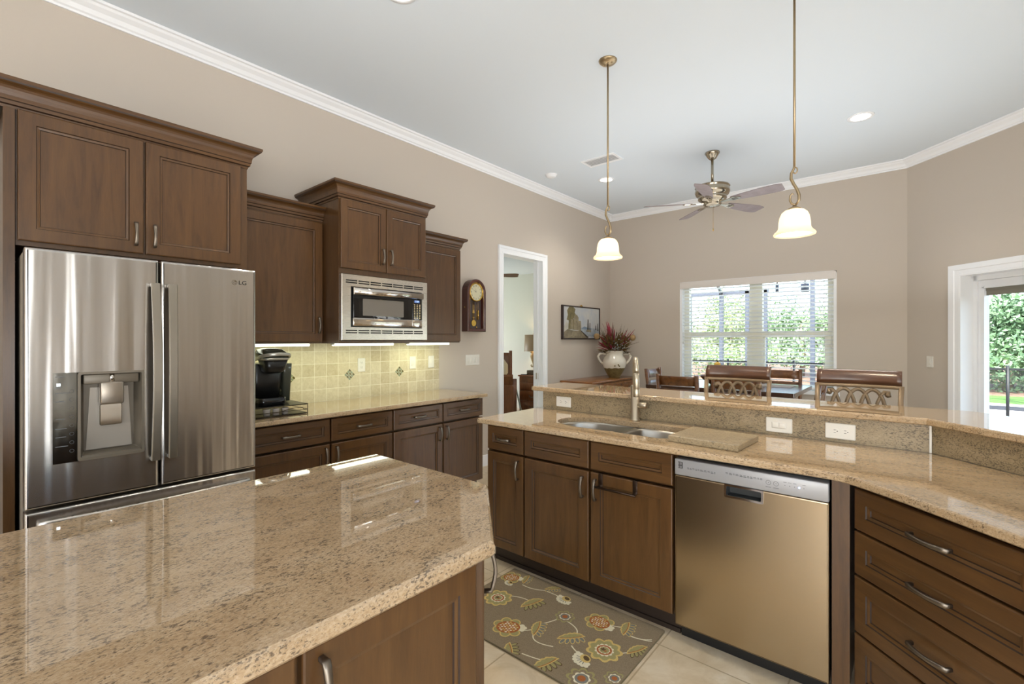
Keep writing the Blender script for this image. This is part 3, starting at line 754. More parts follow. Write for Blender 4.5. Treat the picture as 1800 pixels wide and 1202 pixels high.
# under-cabinet lights
for k, (a, b, X) in enumerate(((1.13, 1.66, -3.37), (1.80, 2.34, -3.30), (2.54, 3.02, -3.37))):
    lab = ('lit strip light under the single-door wall cabinet by the refrigerator', 'lit strip light under the microwave cabinet', 'lit strip light under the wall cabinet beside the clock')[k]
    t = thing('strip_light', lab, 'light', (X, (a + b) / 2, 1.362), 0, 'under-cabinet strip lights'); L = (b - a) / 2
    mb = MB(); mb.rbox(-.028, .018, -L, L, .014, .0255, .003); mb.build('housing', WHITEP, t)
    mb = MB(); mb.rbox(-.024, .026, -L + .01, L - .01, .006, .0245, .003); mb.build('diffuser', STRIP, t)
    lamp('strip_lamp', 'AREA', (-.06, 0, .0), 1.15, (.93, 1, .66), (0, math.radians(12), 0), t, shape='RECTANGLE', size=.05, size_y=2 * L)

# ---- wall plates
def plate(name, label, cat, M, w, h, kind, group=None):
    """local x along wall, -y out, centred"""
    loc = M @ Vector((0, 0, 0)); rz = M.to_euler().z
    t = thing(name, label, cat, loc, rz, group)
    mb = MB(); mb.slab(rect(-w / 2, w / 2, -h / 2, h / 2, .004, 2), [(0, 0), (0, .004), (.003, .007)], (), 0, XZ); p = mb.build('cover_plate', WHITEP, t)
    horiz = w > h
    if kind == 'duplex':
        for s_ in (-1, 1):
            c = (s_ * .021, 0) if horiz else (0, s_ * .021)
            mb = MB(); mb.slab([(c[0] + .017 * math.cos(a), c[1] + .0145 * math.sin(a)) for a in [i * PI / 10 for i in range(20)]], [(0, .006), (0, .009)], (), 0, XZ); r_ = mb.build('receptacle', WHITEP, t)
            mb = MB()
            for q in (-.006, .006):
                if horiz: mb.box(c[0] - .0045, c[0] + .0045, -.0093, -.0088, c[1] + q - .001, c[1] + q + .001)
                else: mb.box(c[0] + q - .001, c[0] + q + .001, -.0093, -.0088, c[1] - .002, c[1] + .007)
            q = (c[0] + .010, c[1]) if horiz else (c[0], c[1] - .008)
            mb.slab([(q[0] + .0024 * math.cos(a), q[1] + .0024 * math.sin(a)) for a in [i * PI / 5 for i in range(10)]], [(0, .0088), (0, .0093)], (), 0, XZ)
            mb.build('slots', SLOT, r_)
    elif kind == 'rocker2':
        mb = MB(); mb.rbox(-.034, .034, -.0085, -.004, -.0165, .0165, .002); mb.build('frame', WHITEP, t)
        for s_, dy in ((-1, .0), (1, .004)):
            mb = MB(); mb.rbox(s_ * .016 - .015, s_ * .016 + .015, -.011 - dy * .5, -.006, -.014, .014, .003); mb.build('rocker', WHITEP, t)
    else:
        nn = int(kind)
        for k in range(nn):
            x = (k - (nn - 1) / 2) * .046
            mb = MB(); mb.rbox(x - .0165, x + .0165, -.0095, -.005, -.033, .033, .002); f_ = mb.build('rocker', WHITEP, t)
            mb = MB(); mb.rbox(x - .008, x + .008, -.012, -.008, -.02, .018, .002); mb.build('paddle', mat('switch_pad', S(222, 218, 208), .4), f_)
    return t
def ML_(y, z): return Matrix.Translation((XW, y, z)) @ Matrix.Rotation(PI / 2, 4, 'Z')
def MT_(y, z): return Matrix.Translation((XW + .010, y, z)) @ Matrix.Rotation(PI / 2, 4, 'Z')
G = 'white wall plates on the tile splash'
plate('wall_outlet', 'white duplex outlet on the tile splash under the microwave', 'outlet', MT_(2.255, 1.196), .072, .118, 'duplex', G)
plate('wall_switch', 'white switch on the tile splash, above and right of the last mosaic diamond', 'switch', MT_(2.805, 1.196), .072, .118, '1', G)
plate('wall_switch', 'white switch on the tile splash nearest its right end', 'switch', MT_(3.032, 1.196), .072, .118, '1', G)
plate('wall_switch', 'white four-rocker switch plate on the wall under the pendulum clock', 'switch', ML_(3.622, 1.194), .208, .115, '4')
plate('wall_switch', 'single white switch on the diagonal wall left of the patio door', 'switch', MD @ Matrix.Translation((.257, 0, 1.186)), .072, .118, '1')

# ------------------------------------------------------------------ peninsula
FY = 2.17
def pen_cab(label, X, w, units, full=.62):
    t = thing('base_cabinet', label, 'cabinet', (X, FY, 0), 0, 'dark wood base cabinets')
    return t
t = pen_cab('narrow base cabinet with small drawer at the open end of the sink counter', -2.058, .300, None)
mb = MB(); mb.box(0, .300, DT + .03, .62, .10, .883).box(0, .005, DT, DT + .03, .10, .883); mb.build('body', CARC, t)
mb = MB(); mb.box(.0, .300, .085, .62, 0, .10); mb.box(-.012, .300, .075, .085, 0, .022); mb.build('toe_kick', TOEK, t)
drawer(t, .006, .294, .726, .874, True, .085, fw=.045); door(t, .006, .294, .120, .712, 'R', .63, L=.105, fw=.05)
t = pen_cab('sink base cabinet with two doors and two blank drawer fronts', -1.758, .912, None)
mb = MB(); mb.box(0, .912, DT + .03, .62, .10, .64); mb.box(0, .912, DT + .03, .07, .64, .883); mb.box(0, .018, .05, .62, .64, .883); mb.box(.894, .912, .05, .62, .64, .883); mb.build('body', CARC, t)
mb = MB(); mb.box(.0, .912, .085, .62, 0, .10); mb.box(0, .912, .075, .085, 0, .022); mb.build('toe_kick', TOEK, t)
drawer(t, .006, .446, .726, .874, False, name='blank_front', fw=.05); drawer(t, .458, .902, .726, .874, False, name='blank_front', fw=.05)
door(t, .006, .446, .120, .712, 'R', .625, L=.105); door(t, .458, .902, .120, .712, 'L', .625, L=.105)
# over-door towel bar
tb = thing('towel_bar', 'dark over-door towel bar on the right sink cabinet door', 'towel bar', (-1.758 + .458, FY, .60), 0)
BRZ = mat('oiled_bronze', S(52, 38, 28), .35, .8)
for x in (.064, .258):
    mb = MB(); mb.strap([(x, .010, .1145), (x, -.0035, .1145), (x, -.0035, .062), (x, -.0035, .050), (x, -.026, .048)], (1, 0, 0), .024, .0022); mb.build('bracket', BRZ, tb)
mb = MB(); mb.tube([(.046, -.030, .048), (.272, -.030, .048)], .0065, 10); mb.build('bar', BRZ, tb)

# dishwasher
dw = thing('dishwasher', 'stainless dishwasher with grey control strip and pocket handle', 'dishwasher', (-.843, FY - .008, 0), 0)
W_ = .606
mb = MB(); mb.box(.006, W_ - .006, .05, .60, .10, .868); mb.build('tub', BLK, dw)
mb = MB(); mb.box(.004, W_ - .004, .080, .10, 0, .10); mb.build('kick_plate', BLK, dw)
hx0, hx1, hz0, hz1 = .226, .372, .735, .775
mb = MB(); mb.slab(rect(.003, W_ - .003, .088, .786, .003, 2), [(0, -.05), (0, -.004), (.002, -.001), (.006, .0)], [rect(hx0, hx1, hz0, hz1 + .005, .006, 2)], 0, XZ); dp = mb.build('door', STEELD, dw)
mb = MB(); mb.rbox(.003, W_ - .003, -.003, .05, .788, .862, .004); cs = mb.build('control_strip', STEELP, dw)
mb = MB()
R0 = rect(hx0 - .005, hx1 + .005, hz0 - .005, hz1 + .012, .008, 3); R1 = rect(hx0 + .004, hx1 - .004, hz0 + .004, hz1 + .004, .006, 3); R2 = rect(hx0 + .010, hx1 - .010, hz0 + .010, hz1 + .001, .005, 3)
mb.loft([f3(R0, .002), f3(R0, -.004), f3(R1, -.004), f3(R1, .004), f3(R2, .032)], [0, 0, 0, 1], False, True, False, True); mb.build('pocket_handle', [CHROME, mat('pocket_dark', S(60, 62, 62), .4, .6)], dp)
mb = MB(); mb.box(.020, .040, -.0042, -.003, .820, .850)
for k in range(3):
    mb.add([(.0215 + k * .0055, -.0046, .836), (.0245 + k * .0055, -.0046, .836), (.0255 + k * .0055, -.0046, .848), (.0225 + k * .0055, -.0046, .848)], [(0, 1, 2, 3)], 1)
    mb.add([(.0215 + k * .0055, -.0046, .822), (.0245 + k * .0055, -.0046, .822), (.0255 + k * .0055, -.0046, .833), (.0225 + k * .0055, -.0046, .833)], [(0, 1, 2, 3)], 1)
mb.build('badge', [INK, STEELP], cs)
mb = MB(); random.seed(3)
for x0, x1, z in ((.062, .185, .826), (.228, .335, .834), (.338, .372, .834)):
    x = x0
    while x < x1:
        L = random.uniform(.006, .014); mb.box(x, min(x + L, x1), -.0036, -.003, z - random.uniform(.002, .005), z - .001); mb.box(x, min(x + L * .8, x1), -.0036, -.003, z + .001, z + .0035); x += L + .003
for x in (.395, .423):
    mb.tube([(x + .009 * math.cos(a), -.0034, .826 + .009 * math.sin(a)) for a in [i * PI / 8 for i in range(16)]], .0007, 4, 0, True)
    mb.box(x - .0015, x + .0015, -.0036, -.003, .8245, .8275); mb.box(x - .010, x + .010, -.0036, -.003, .807, .809)
for x in (.455, .472, .489, .521): mb.box(x - .0015, x + .0015, -.0036, -.003, .8245, .8275); mb.box(x - .006, x + .006, -.0036, -.003, .838, .8395)
mb.build('printed_marks', INKG, cs)
mb = MB(); mb.lathe([(.0001, 0), (.0035, 0), (.0025, .002), (.0001, .0022)], 12, (0, 0, 0), 0, True, Matrix.Translation((.505, -.003, .826)) @ Matrix.Rotation(PI / 2, 4, 'X')); mb.build('indicator_light', LED, cs)

# filler and angled drawer stack
one(MB().box(-.232, -.1755, FY, FY + .02, .02, .883).box(-.230, -.190, FY + .02, FY + .5, 0, .883), 'filler_panel', CARC, 'plain dark wood filler panel between dishwasher and angled drawers', 'cabinet panel')
t = thing('base_cabinet', 'angled base cabinet with four stacked drawers right of the dishwasher', 'cabinet', (-.166, FY, 0), -PI / 4, 'dark wood base cabinets')
wd = .648
mb = MB(); mb.slab([(.006, DT + .03), (wd, DT + .03), (wd, .60), (.34, .60), (.006, .30)], [(0, .10), (0, .883)]); mb.build('body', CARC, t)
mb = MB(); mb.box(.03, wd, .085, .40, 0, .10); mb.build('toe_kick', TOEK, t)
for a, b in ((.709, .862), (.543, .701), (.328, .535), (.116, .320)):
    drawer(t, .004, .600, a, b, True, .125, fw=.052)

# counter with sink cut-out
curve = [(-.30, 2.137), (-.235, 2.134), (-.185, 2.118), (-.135, 2.081), (-.08, 2.033), (-.02, 1.981)]
sq = .7071
def uv(u, v): return (-.166 + (u + v) * sq, FY + (-u + v) * sq)        # angled cabinet's local x, y -> room
sink_hole = []
for i in range(11):
    a = PI / 2 + PI * i / 10; sink_hole.append((-1.475 + .215 * math.cos(a), 2.475 + .178 * math.sin(a)))
sink_hole = [(-.975, 2.653), (-1.24, 2.653)] + sink_hole + [(-1.30, 2.297), (-1.24, 2.305), (-1.18, 2.297), (-.975, 2.297)] + [(-.930, 2.330), (-.918, 2.40), (-.918, 2.55), (-.930, 2.62)]
poly = [(-2.11, 2.137)] + curve + [uv(.655, -.030), uv(.655, .596), (.0664, 2.779), (-2.09, 2.779), (-2.11, 2.76)]
mb = MB(); mb.slab(poly, edge(.884), [sink_hole]); one(mb, 'worktop', GRAN, 'long beige granite sink counter bending beside the dishwasher', 'worktop')
# granite upstand in two lengths
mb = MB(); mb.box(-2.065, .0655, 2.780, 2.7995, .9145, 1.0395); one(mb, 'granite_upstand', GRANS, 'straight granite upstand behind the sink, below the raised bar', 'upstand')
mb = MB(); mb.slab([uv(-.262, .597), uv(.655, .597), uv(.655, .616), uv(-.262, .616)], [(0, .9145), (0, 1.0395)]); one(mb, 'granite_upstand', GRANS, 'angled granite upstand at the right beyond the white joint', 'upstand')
mb = MB(); mb.box(.062, .070, 2.7735, 2.7805, .915, 1.037); struct(mb, 'trim_4', WHITEP)
bar = [(-2.150, 2.752), (-2.132, 2.742), (.052, 2.742), uv(.655, .548), uv(.655, .975), (.23, 3.165), (-2.14, 3.165), (-2.150, 3.155)]
mb = MB(); mb.slab(bar, edge(1.04)); one(mb, 'breakfast_bar', GRAN, 'raised beige granite breakfast bar behind the sink counter', 'breakfast bar')

# sink
sk = thing('kitchen_sink', 'stainless undermount double-bowl sink in the granite counter', 'sink', (-1.3, 2.48, .66))
def bowl(poly, name, depth):
    mb = MB(); L = Matrix.Translation((1.3, -2.48, -.66))
    rings = [[(x, y, .884) for x, y in offs(poly, .012)], [(x, y, .884) for x, y in offs(poly, -.002)], [(x, y, .872) for x, y in offs(poly, -.006)], [(x, y, .884 - depth + .03) for x, y in offs(poly, -.014)], [(x, y, .884 - depth + .008) for x, y in offs(poly, -.026)], [(x, y, .884 - depth) for x, y in offs(poly, -.05)]]
    mb.loft(rings, 0, True, True, False, True, L); o = mb.build(name, BOWLM, sk)
    c = np.mean(np.array(poly), 0)
    mb = MB(); mb.lathe([(.0, .006), (.03, .006), (.044, .004), (.046, 0)], 20, (c[0] + 1.3, c[1] - 2.48, .884 - depth - .66), 0, True); mb.build('drain', CHROME, o)
bl_ = [(-1.285, 2.300), (-1.262, 2.32), (-1.258, 2.48), (-1.262, 2.62), (-1.285, 2.65)] + [(-1.475 + .213 * math.cos(a), 2.475 + .176 * math.sin(a)) for a in [PI / 2 + PI * i / 12 for i in range(13)]]
bowl(bl_, 'left_bowl', .20)
bowl([(-1.215, 2.300), (-.965, 2.300), (-.932, 2.33), (-.921, 2.40), (-.921, 2.55), (-.932, 2.62), (-.965, 2.65), (-1.215, 2.65), (-1.238, 2.62), (-1.242, 2.48), (-1.238, 2.32)], 'right_bowl', .17)
# faucet
fa = thing('faucet', 'tall brushed nickel gooseneck faucet behind the sink', 'faucet', (-1.305, 2.712, .914))
mb = MB(); mb.lathe([(.0, 0), (.031, 0), (.031, .008), (.0265, .012), (.0265, .215), (.021, .220), (0, .220)], 24); mb.build('base', NICKEL, fa)
dxy = Vector((.49, -.872)).normalized(); R_ = .062; pts = [(0, 0, .16), (0, 0, .25), (0, 0, .322)]
for i in range(1, 13):
    a = PI * i / 12; d = R_ - R_ * math.cos(a); pts.append((dxy.x * d, dxy.y * d, .322 + R_ * math.sin(a)))
mb = MB(); mb.tube(pts + [(dxy.x * 2 * R_, dxy.y * 2 * R_, .30)], .0145, 16); mb.build('spout', NICKEL, fa)
mb = MB(); e = (dxy.x * 2 * R_, dxy.y * 2 * R_); mb.lathe([(.0, .160), (.017, .160), (.019, .165), (.019, .205), (.0185, .206), (.019, .207), (.018, .262), (.0155, .302), (.0, .303)], 20, (e[0], e[1], 0)); mb.build('spray_head', NICKEL, fa)
Mx = Matrix.Translation((0, 0, .098)) @ Matrix.Rotation(PI / 2, 4, 'Y')
mb = MB(); mb.lathe([(0, .015), (.016, .015), (.0165, .030), (.0195, .034), (.0195, .074), (.017, .077), (0, .077)], 18, (0, 0, 0), 0, True, Mx); mb.build('lever', NICKEL, fa)
# granite board
mb = MB(); mb.slab([(-.912, 2.262), (-.585, 2.238), (-.572, 2.545), (-.900, 2.570)], [(.002, .9145), (0, .918), (0, .942), (.003, .9455)]); one(mb, 'granite_board', GRANS, 'loose square granite board lying beside the sink', 'cutting board')
def MP_(x, z): return Matrix.Translation((x, 2.780, z))
G = 'white wall plates on the granite upstand'
plate('wall_outlet', 'white double outlet on the granite upstand left of the faucet', 'outlet', MP_(-1.882, .973), .122, .072, 'duplex', G)
plate('wall_switch', 'white two-rocker switch on the granite upstand behind the granite board', 'switch', MP_(-.527, .967), .122, .076, 'rocker2', G)
plate('wall_outlet', 'white double outlet on the granite upstand above the dishwasher', 'outlet', MP_(-.263, .968), .122, .076, 'duplex', G)

# ------------------------------------------------------------------ island
isl = [(-.79, -.90), (-.79, .862), (-1.118, 1.186), (-1.797, 1.186), (-1.797, -.90)]
mb = MB(); mb.slab(isl, [(.005, .876), (0, .882), (0, .902), (.003, .909), (.009, .914)]); one(mb, 'worktop', GRANI, 'large beige granite island top with clipped corner, nearest the viewer', 'worktop')
t = thing('kitchen_island', 'dark wood kitchen island base under the clipped granite top', 'kitchen island', (-1.3, .1, 0))
L = Matrix.Translation((1.3, -.1, 0))
mb = MB(); body = [(-.848, -.86), (-.848, .853), (-1.117, 1.122), (-1.76, 1.122), (-1.76, -.86)]
mb.slab(body, [(0, .10), (0, .8755)], (), 0, L); mb.build('body', CARC, t)
mb = MB(); mb.slab(offs(body, -.07), [(0, 0), (0, .10)], (), 0, L); mb.build('toe_kick', TOEK, t)
def on(parent, M, fn):
    before = set(bpy.data.objects); fn()
    for o in set(bpy.data.objects) - before:
        o.data.transform(M)
MI = L @ Matrix.Translation((-.826, 0, 0)) @ Matrix.Rotation(PI / 2, 4, 'Z')
on(t, MI, lambda: door(t, .395, .836, .125, .858, 'L', .775))
on(t, MI, lambda: door(t, -.10, .384, .125, .858, 'R', .52))
MC = L @ Matrix.Translation((-.832, .868, 0)) @ Matrix.Rotation(3 * PI / 4, 4, 'Z')
on(t, MC, lambda: door(t, .012, .366, .125, .858, 'L', .80, L=.105))

# rug
def rug():
    x0, x1, y0, y1 = -1.862, -.905, 1.597, 2.212
    RG = noisy('rug_ground', S(128, 111, 86), S(146, 128, 101), 220, .95, .4, 500)
    cols = [RG, noisy('rug_gold', S(196, 164, 92), S(212, 184, 116), 300, .95), noisy('rug_cream', S(214, 202, 168), S(228, 218, 190), 300, .95), noisy('rug_sage', S(148, 138, 88), S(164, 152, 102), 300, .95),
            noisy('rug_rust', S(150, 84, 38), S(174, 104, 52), 300, .95), noisy('rug_slate', S(112, 110, 100), S(128, 126, 116), 300, .95), noisy('rug_brown', S(84, 64, 36), S(100, 78, 46), 300, .95), noisy('rug_border', S(92, 80, 56), S(104, 92, 66), 200, .95)]
    mb = MB(); mb.slab(rect(x0, x1, y0, y1, .012, 3), [(0, .0005), (0, .006), (.002, .008)], (), 0, None, 7)
    lev = [0]
    def clip(p): return (min(max(p[0], x0 + .008), x1 - .008), min(max(p[1], y0 + .008), y1 - .008))
    def blob(cx, cy, r, m, lobes=0, amp=.12, sx=1., sy=1., rot=0., n=48):
        lev[0] += 1; z = .0081 + lev[0] * .000006
        out = []
        for i in range(n):
            a = 2 * PI * i / n; rr = r * (1 + (amp * (abs(math.sin(lobes * a / 2)) - .5) * 2 if lobes else 0))
            u, v = rr * math.cos(a) * sx, rr * math.sin(a) * sy
            out.append(clip((cx + u * math.cos(rot) - v * math.sin(rot), cy + u * math.sin(rot) + v * math.cos(rot))))
        mb.add([(cx_, cy_, z) for cx_, cy_ in out] + [(*clip((cx, cy)), z)], [(i, (i + 1) % n, n) for i in range(n)], m)
    def stroke(pts, w0, m):
        lev[0] += 1; z = .0081 + lev[0] * .000006; P = [Vector(p) for p in pts]; A = []; B = []
        for i in range(len(P)):
            T = (P[min(i + 1, len(P) - 1)] - P[max(i - 1, 0)]).normalized(); nn = Vector((-T.y, T.x)); ww = w0 / 2
            A.append(clip(P[i] + nn * ww)); B.append(clip(P[i] - nn * ww))
        vs = [(*a, z) for a in A] + [(*b, z) for b in B]; k = len(A)
        mb.add(vs, [(i, i + 1, k + i + 1, k + i) for i in range(k - 1)], m)
    def bez(a, b, c, n=12): return [tuple((1 - t) ** 2 * a[i] + 2 * t * (1 - t) * b[i] + t * t * c[i] for i in (0, 1)) for t in [k / n for k in range(n + 1)]]
    def pine(cx, cy, r=.062, rot=0.):
        for k in range(7):
            a = rot + 2 * PI * k / 7; blob(cx + r * 1.0 * math.cos(a), cy + r * .9 * math.sin(a), r * .48, 1, 0); blob(cx + r * 1.0 * math.cos(a), cy + r * .9 * math.sin(a), r * .36, 3, 0)
        a = rot; blob(cx + r * 1.15 * math.cos(a), cy + r * 1.1 * math.sin(a), r * .46, 2, 5, .14)
        blob(cx, cy, r, 4, 0, 0, 1.05, .85, rot); 
        for i in range(-3, 4):
            for j in range(-3, 4):
                u, v = (i + (j % 2) * .5) * .27, j * .27
                if u * u + v * v < .72: blob(cx + r * (u * math.cos(rot) - v * .85 * math.sin(rot)), cy + r * (u * math.sin(rot) + v * .85 * math.cos(rot)), r * .10, 2 if (i + j) % 3 else 1, 0, 0, 1.1, .8, rot, 10)
    def scallop(cx, cy, r=.078):
        blob(cx, cy, r, 1, 9, .12); blob(cx, cy, r * .84, 3, 9, .12); blob(cx, cy, r * .54, 2, 12, .1); blob(cx, cy, r * .46, 4); blob(cx, cy, r * .33, 2, 10, .08); blob(cx, cy, r * .29, 3)
        blob(cx - r * .08, cy + r * .02, r * .12, 6, 5, .4); blob(cx + r * .1, cy - r * .04, r * .08, 4)
    def small(cx, cy, r=.048):
        blob(cx, cy, r, 3, 8, .14); blob(cx, cy, r * .82, 0, 8, .14); blob(cx, cy, r * .6, 2, 8, .1); blob(cx, cy, r * .5, 5); blob(cx, cy, r * .3, 4)
    def creamy(cx, cy, r=.05, rot=0.):
        for k in range(6):
            a = rot + PI + (k - 2.5) * .45; blob(cx + r * .75 * math.cos(a), cy + r * .75 * math.sin(a), r * .36, 2, 4, .2)
        for k in range(5):
            a = rot + PI + (k - 2) * .4; stroke([(cx + r * .45 * math.cos(a), cy + r * .45 * math.sin(a)), (cx + r * .8 * math.cos(a), cy + r * .8 * math.sin(a))], .004, 5)
        blob(cx, cy, r * .5, 1, 0, 0, .9, 1.1, rot); blob(cx + r * .1 * math.cos(rot), cy + r * .1 * math.sin(rot), r * .3, 6, 0, 0, .8, 1.2, rot)
    def leaf(cx, cy, r=.06, rot=0., half=5):
        r *= 1.12; c_, s_ = math.cos(rot), math.sin(rot)
        def L(u, v): return (cx + u * c_ - v * s_, cy + u * s_ + v * c_)
        def side(sg, m, k0, grow):          # scalloped half leaf beside the spine
            lev[0] += 1; z = .0081 + lev[0] * .000006; out = []
            for i in range(31):
                t = -1 + i / 15; wv = (1 - t * t) ** .7 * (.62 + .10 * t); wv *= 1 + .13 * abs(math.sin(PI * (t + 1) * 2.5)) - .07
                out.append(L(-sg * r * max(0, wv * k0) + r * .12 * (1 - t * t), t * r * grow))
            sp = [L(r * .12 * (1 - (q / 15) ** 2), q / 15 * r * grow) for q in range(15, -16, -1)]
            P_ = [clip(p) for p in out]; Q_ = [clip(p) for p in sp[::-1]]; n_ = len(P_)
            mb.add([(*p, z) for p in P_] + [(*q, z) for q in Q_], [(i, i + 1, n_ + i + 1, n_ + i) for i in range(n_ - 1)], m)
        side(1, 1, 1.0, 1.0); side(1, 3, .80, .90)
        for k in range(5):
            v = (k - 2) * .36; q = L(r * (.42 - .05 * abs(k - 2)), v * r)
            a_ = rot + (k - 2) * .28 - .25
            blob(q[0], q[1], r * .30, 6 if half == 6 else 1, 0, 0, 1.25, .55, a_, 18); blob(q[0], q[1], r * .22, 3 if half == 6 else 5, 0, 0, 1.3, .55, a_, 18)
        stroke([L(r * .12 * (1 - t * t), t * r * 1.05) for t in [-1 + i / 6 for i in range(13)]], .007, 1); stroke([L(r * .12 * (1 - t * t) - r * .05, t * r * .9) for t in [-1 + i / 6 for i in range(13)]], .004, 4)
    for q in FLW['stem']: stroke(bez(*q), .006, 2)
    for q in FLW['leaf']: leaf(*q)
    for q in FLW['pine']: pine(*q)
    for q in FLW['scallop']: scallop(*q)
    for q in FLW['small']: small(*q)
    for q in FLW['cream']: creamy(*q)
    return one(mb, 'rug', cols, 'brown floral rug on the tile floor before the sink cabinet', 'rug')
FLW = {
 'stem': [((-1.713, 1.93), (-1.64, 1.99), (-1.57, 1.985)), ((-1.47, 1.74), (-1.42, 1.76), (-1.40, 1.80)), ((-1.375, 1.775), (-1.35, 1.71), (-1.25, 1.76)), ((-1.22, 1.88), (-1.20, 1.95), (-1.32, 1.965)), ((-1.345, 1.985), (-1.36, 1.92), (-1.39, 1.87)), ((-1.70, 2.09), (-1.63, 2.08), (-1.57, 2.12)), ((-1.57, 2.12), (-1.50, 2.13), (-1.46, 2.12)), ((-1.19, 1.82), (-1.16, 1.80), (-1.12, 1.79)), ((-1.13, 2.075), (-1.1, 2.08), (-1.07, 2.10)), ((-1.04, 2.07), (-.99, 2.04), (-.925, 2.10)), ((-1.04, 2.06), (-.96, 2.06), (-.92, 2.09)), ((-1.0, 1.91), (-.97, 1.94), (-.95, 1.97)), ((-1.33, 1.63), (-1.27, 1.64), (-1.23, 1.655))],
 'leaf': [(-1.541, 1.977, .062, -.35, 6), (-1.388, 1.821, .052, .35, 5), (-1.224, 1.869, .058, -.75, 5), (-1.055, 2.10, .05, .2, 5), (-1.209, 1.645, .060, -.35, 6), (-.945, 1.985, .05, -.45, 6), (-1.38, 1.612, .05, .8, 6), (-1.72, 2.15, .042, .3, 5), (-1.54, 2.165, .04, -.8, 5)],
 'pine': [(-1.502, 1.736, .056, .6), (-1.181, 2.06, .052, -.2), (-1.80, 2.11, .045, .4)],
 'scallop': [(-1.058, 1.888, .075), (-1.713, 1.896, .072)],
 'small': [(-1.338, 1.987, .046), (-1.041, 1.668, .058), (-.937, 1.757, .04), (-1.83, 1.72, .05)],
 'cream': [(-1.423, 2.127, .048, 1.2), (-1.093, 1.783, .050, 1.0), (-1.765, 2.06, .03, 1.2), (-1.62, 1.63, .05, 1.0)],
}
rug()

# ------------------------------------------------------------------ things on the left wall and the back worktop
def clock():
    t = thing('wall_clock', 'dark arched wooden pendulum clock on the wall beside the cabinets', 'clock', (-3.555, 3.462, 1.502), RZL)
    w_, h = .277, .565; r = w_ / 2
    def arch(i, n=16):
        return [(i, i), (w_ - i, i), (w_ - i, h - r)] + [(r + (r - i) * math.cos(a), h - r + (r - i) * math.sin(a)) for a in [PI * k / n for k in range(1, n)]] + [(i, h - r)]
    mb = MB(); o = arch(0); rings = []
    for i, y in ((0, .094), (0, .006), (.006, 0), (.026, 0), (.034, .008), (.036, .05)): rings.append([(x, y, z) for x, z in arch(i)])
    mb.loft(rings, 0, False, True, True, True); mb.build('case', CLOCKW, t)
    mb = MB(); q = arch(.0365); mb.slab(q, [(0, -.049), (0, -.047)], (), 0, XZ); mb.build('back_panel', mat('clock_back', S(84, 72, 70), .5), t)
    mb = MB(); mb.tube([(x, .010, z) for x, z in arch(.036)], .0022, 6, 0, True); mb.build('gilt_edge', GOLD, t)
    cz = h - r - .002
    mb = MB(); P = lambda rr, y, n=32: [(r + rr * math.cos(2 * PI * k / n), y, cz + rr * math.sin(2 * PI * k / n)) for k in range(n)]
    mb.loft([P(.100, .03), P(.100, .012), P(.094, .006), P(.088, .012), P(.088, .02)], 0, True, True, False, False); mb.build('bezel', GOLD, t)
    mb = MB(); mb.loft([P(.095, .03), P(.090, .018)], 0, False, True, False, True); d = mb.build('dial', DIAL, t)
    mb = MB()
    for k, s_ in enumerate(('XII', 'I', 'II', 'III', 'IV', 'V', 'VI', 'VII', 'VIII', 'IX', 'X', 'XI')):
        a = PI / 2 - k * PI / 6; add_text(mb, s_, .026, r + .070 * math.cos(a), .0172, cz + .070 * math.sin(a), 0, .8, a - PI / 2)
    mb.build('numerals', INK, d)
    mb = MB()
    for a, L, w2 in ((math.radians(150), .068, .004), (math.radians(98), .045, .006)):
        c, s_ = math.cos(a), math.sin(a)
        mb.add([(r - s_ * w2 / 2, .0168, cz + c * w2 / 2), (r + s_ * w2 / 2, .0168, cz - c * w2 / 2), (r + c * L, .0168, cz + s_ * L)], [(0, 1, 2)])
    mb.build('hands', INK, d)
    mb = MB(); x = r - .022
    for q in (-.012, -.004, .004, .012): mb.tube([(x + q, .036, cz - .10), (x + q, .036, .125)], .0016, 5)
    mb.box(x - .015, x + .015, .034, .038, .20, .206); mb.box(x - .015, x + .015, .034, .038, .15, .156)
    mb.tube([(x, .034, .15), (x, .034, .09)], .002, 5)
    mb.loft([[(x + .034 * math.cos(a), y, .092 + .034 * math.sin(a)) for a in [2 * PI * k / 24 for k in range(24)]] for y in (.036, .030)], 0, False); mb.build('pendulum', GOLD, t)
    mb = MB(); mb.tube([(r + .022, .034, cz - .1), (r + .022, .034, .05)], .0014, 5); mb.lathe([(0, 0), (.006, .008), (.005, .02), (0, .026)], 8, (r + .022, .034, .035)); mb.cyl((r + .046, .034, 0), .009, .13, .235, 10); mb.tube([(r + .046, .034, cz - .1), (r + .046, .034, .23)], .0012, 5); mb.build('chimes', GOLD, t)
    mb = MB(); mb.lathe([(0, 0), (.007, .002), (.007, .004)], 10, (0, 0, 0), 0, True, Matrix.Translation((0, .045, .26)) @ Matrix.Rotation(-PI / 2, 4, 'Y')); mb.build('side_latch', GOLD, t)
clock()

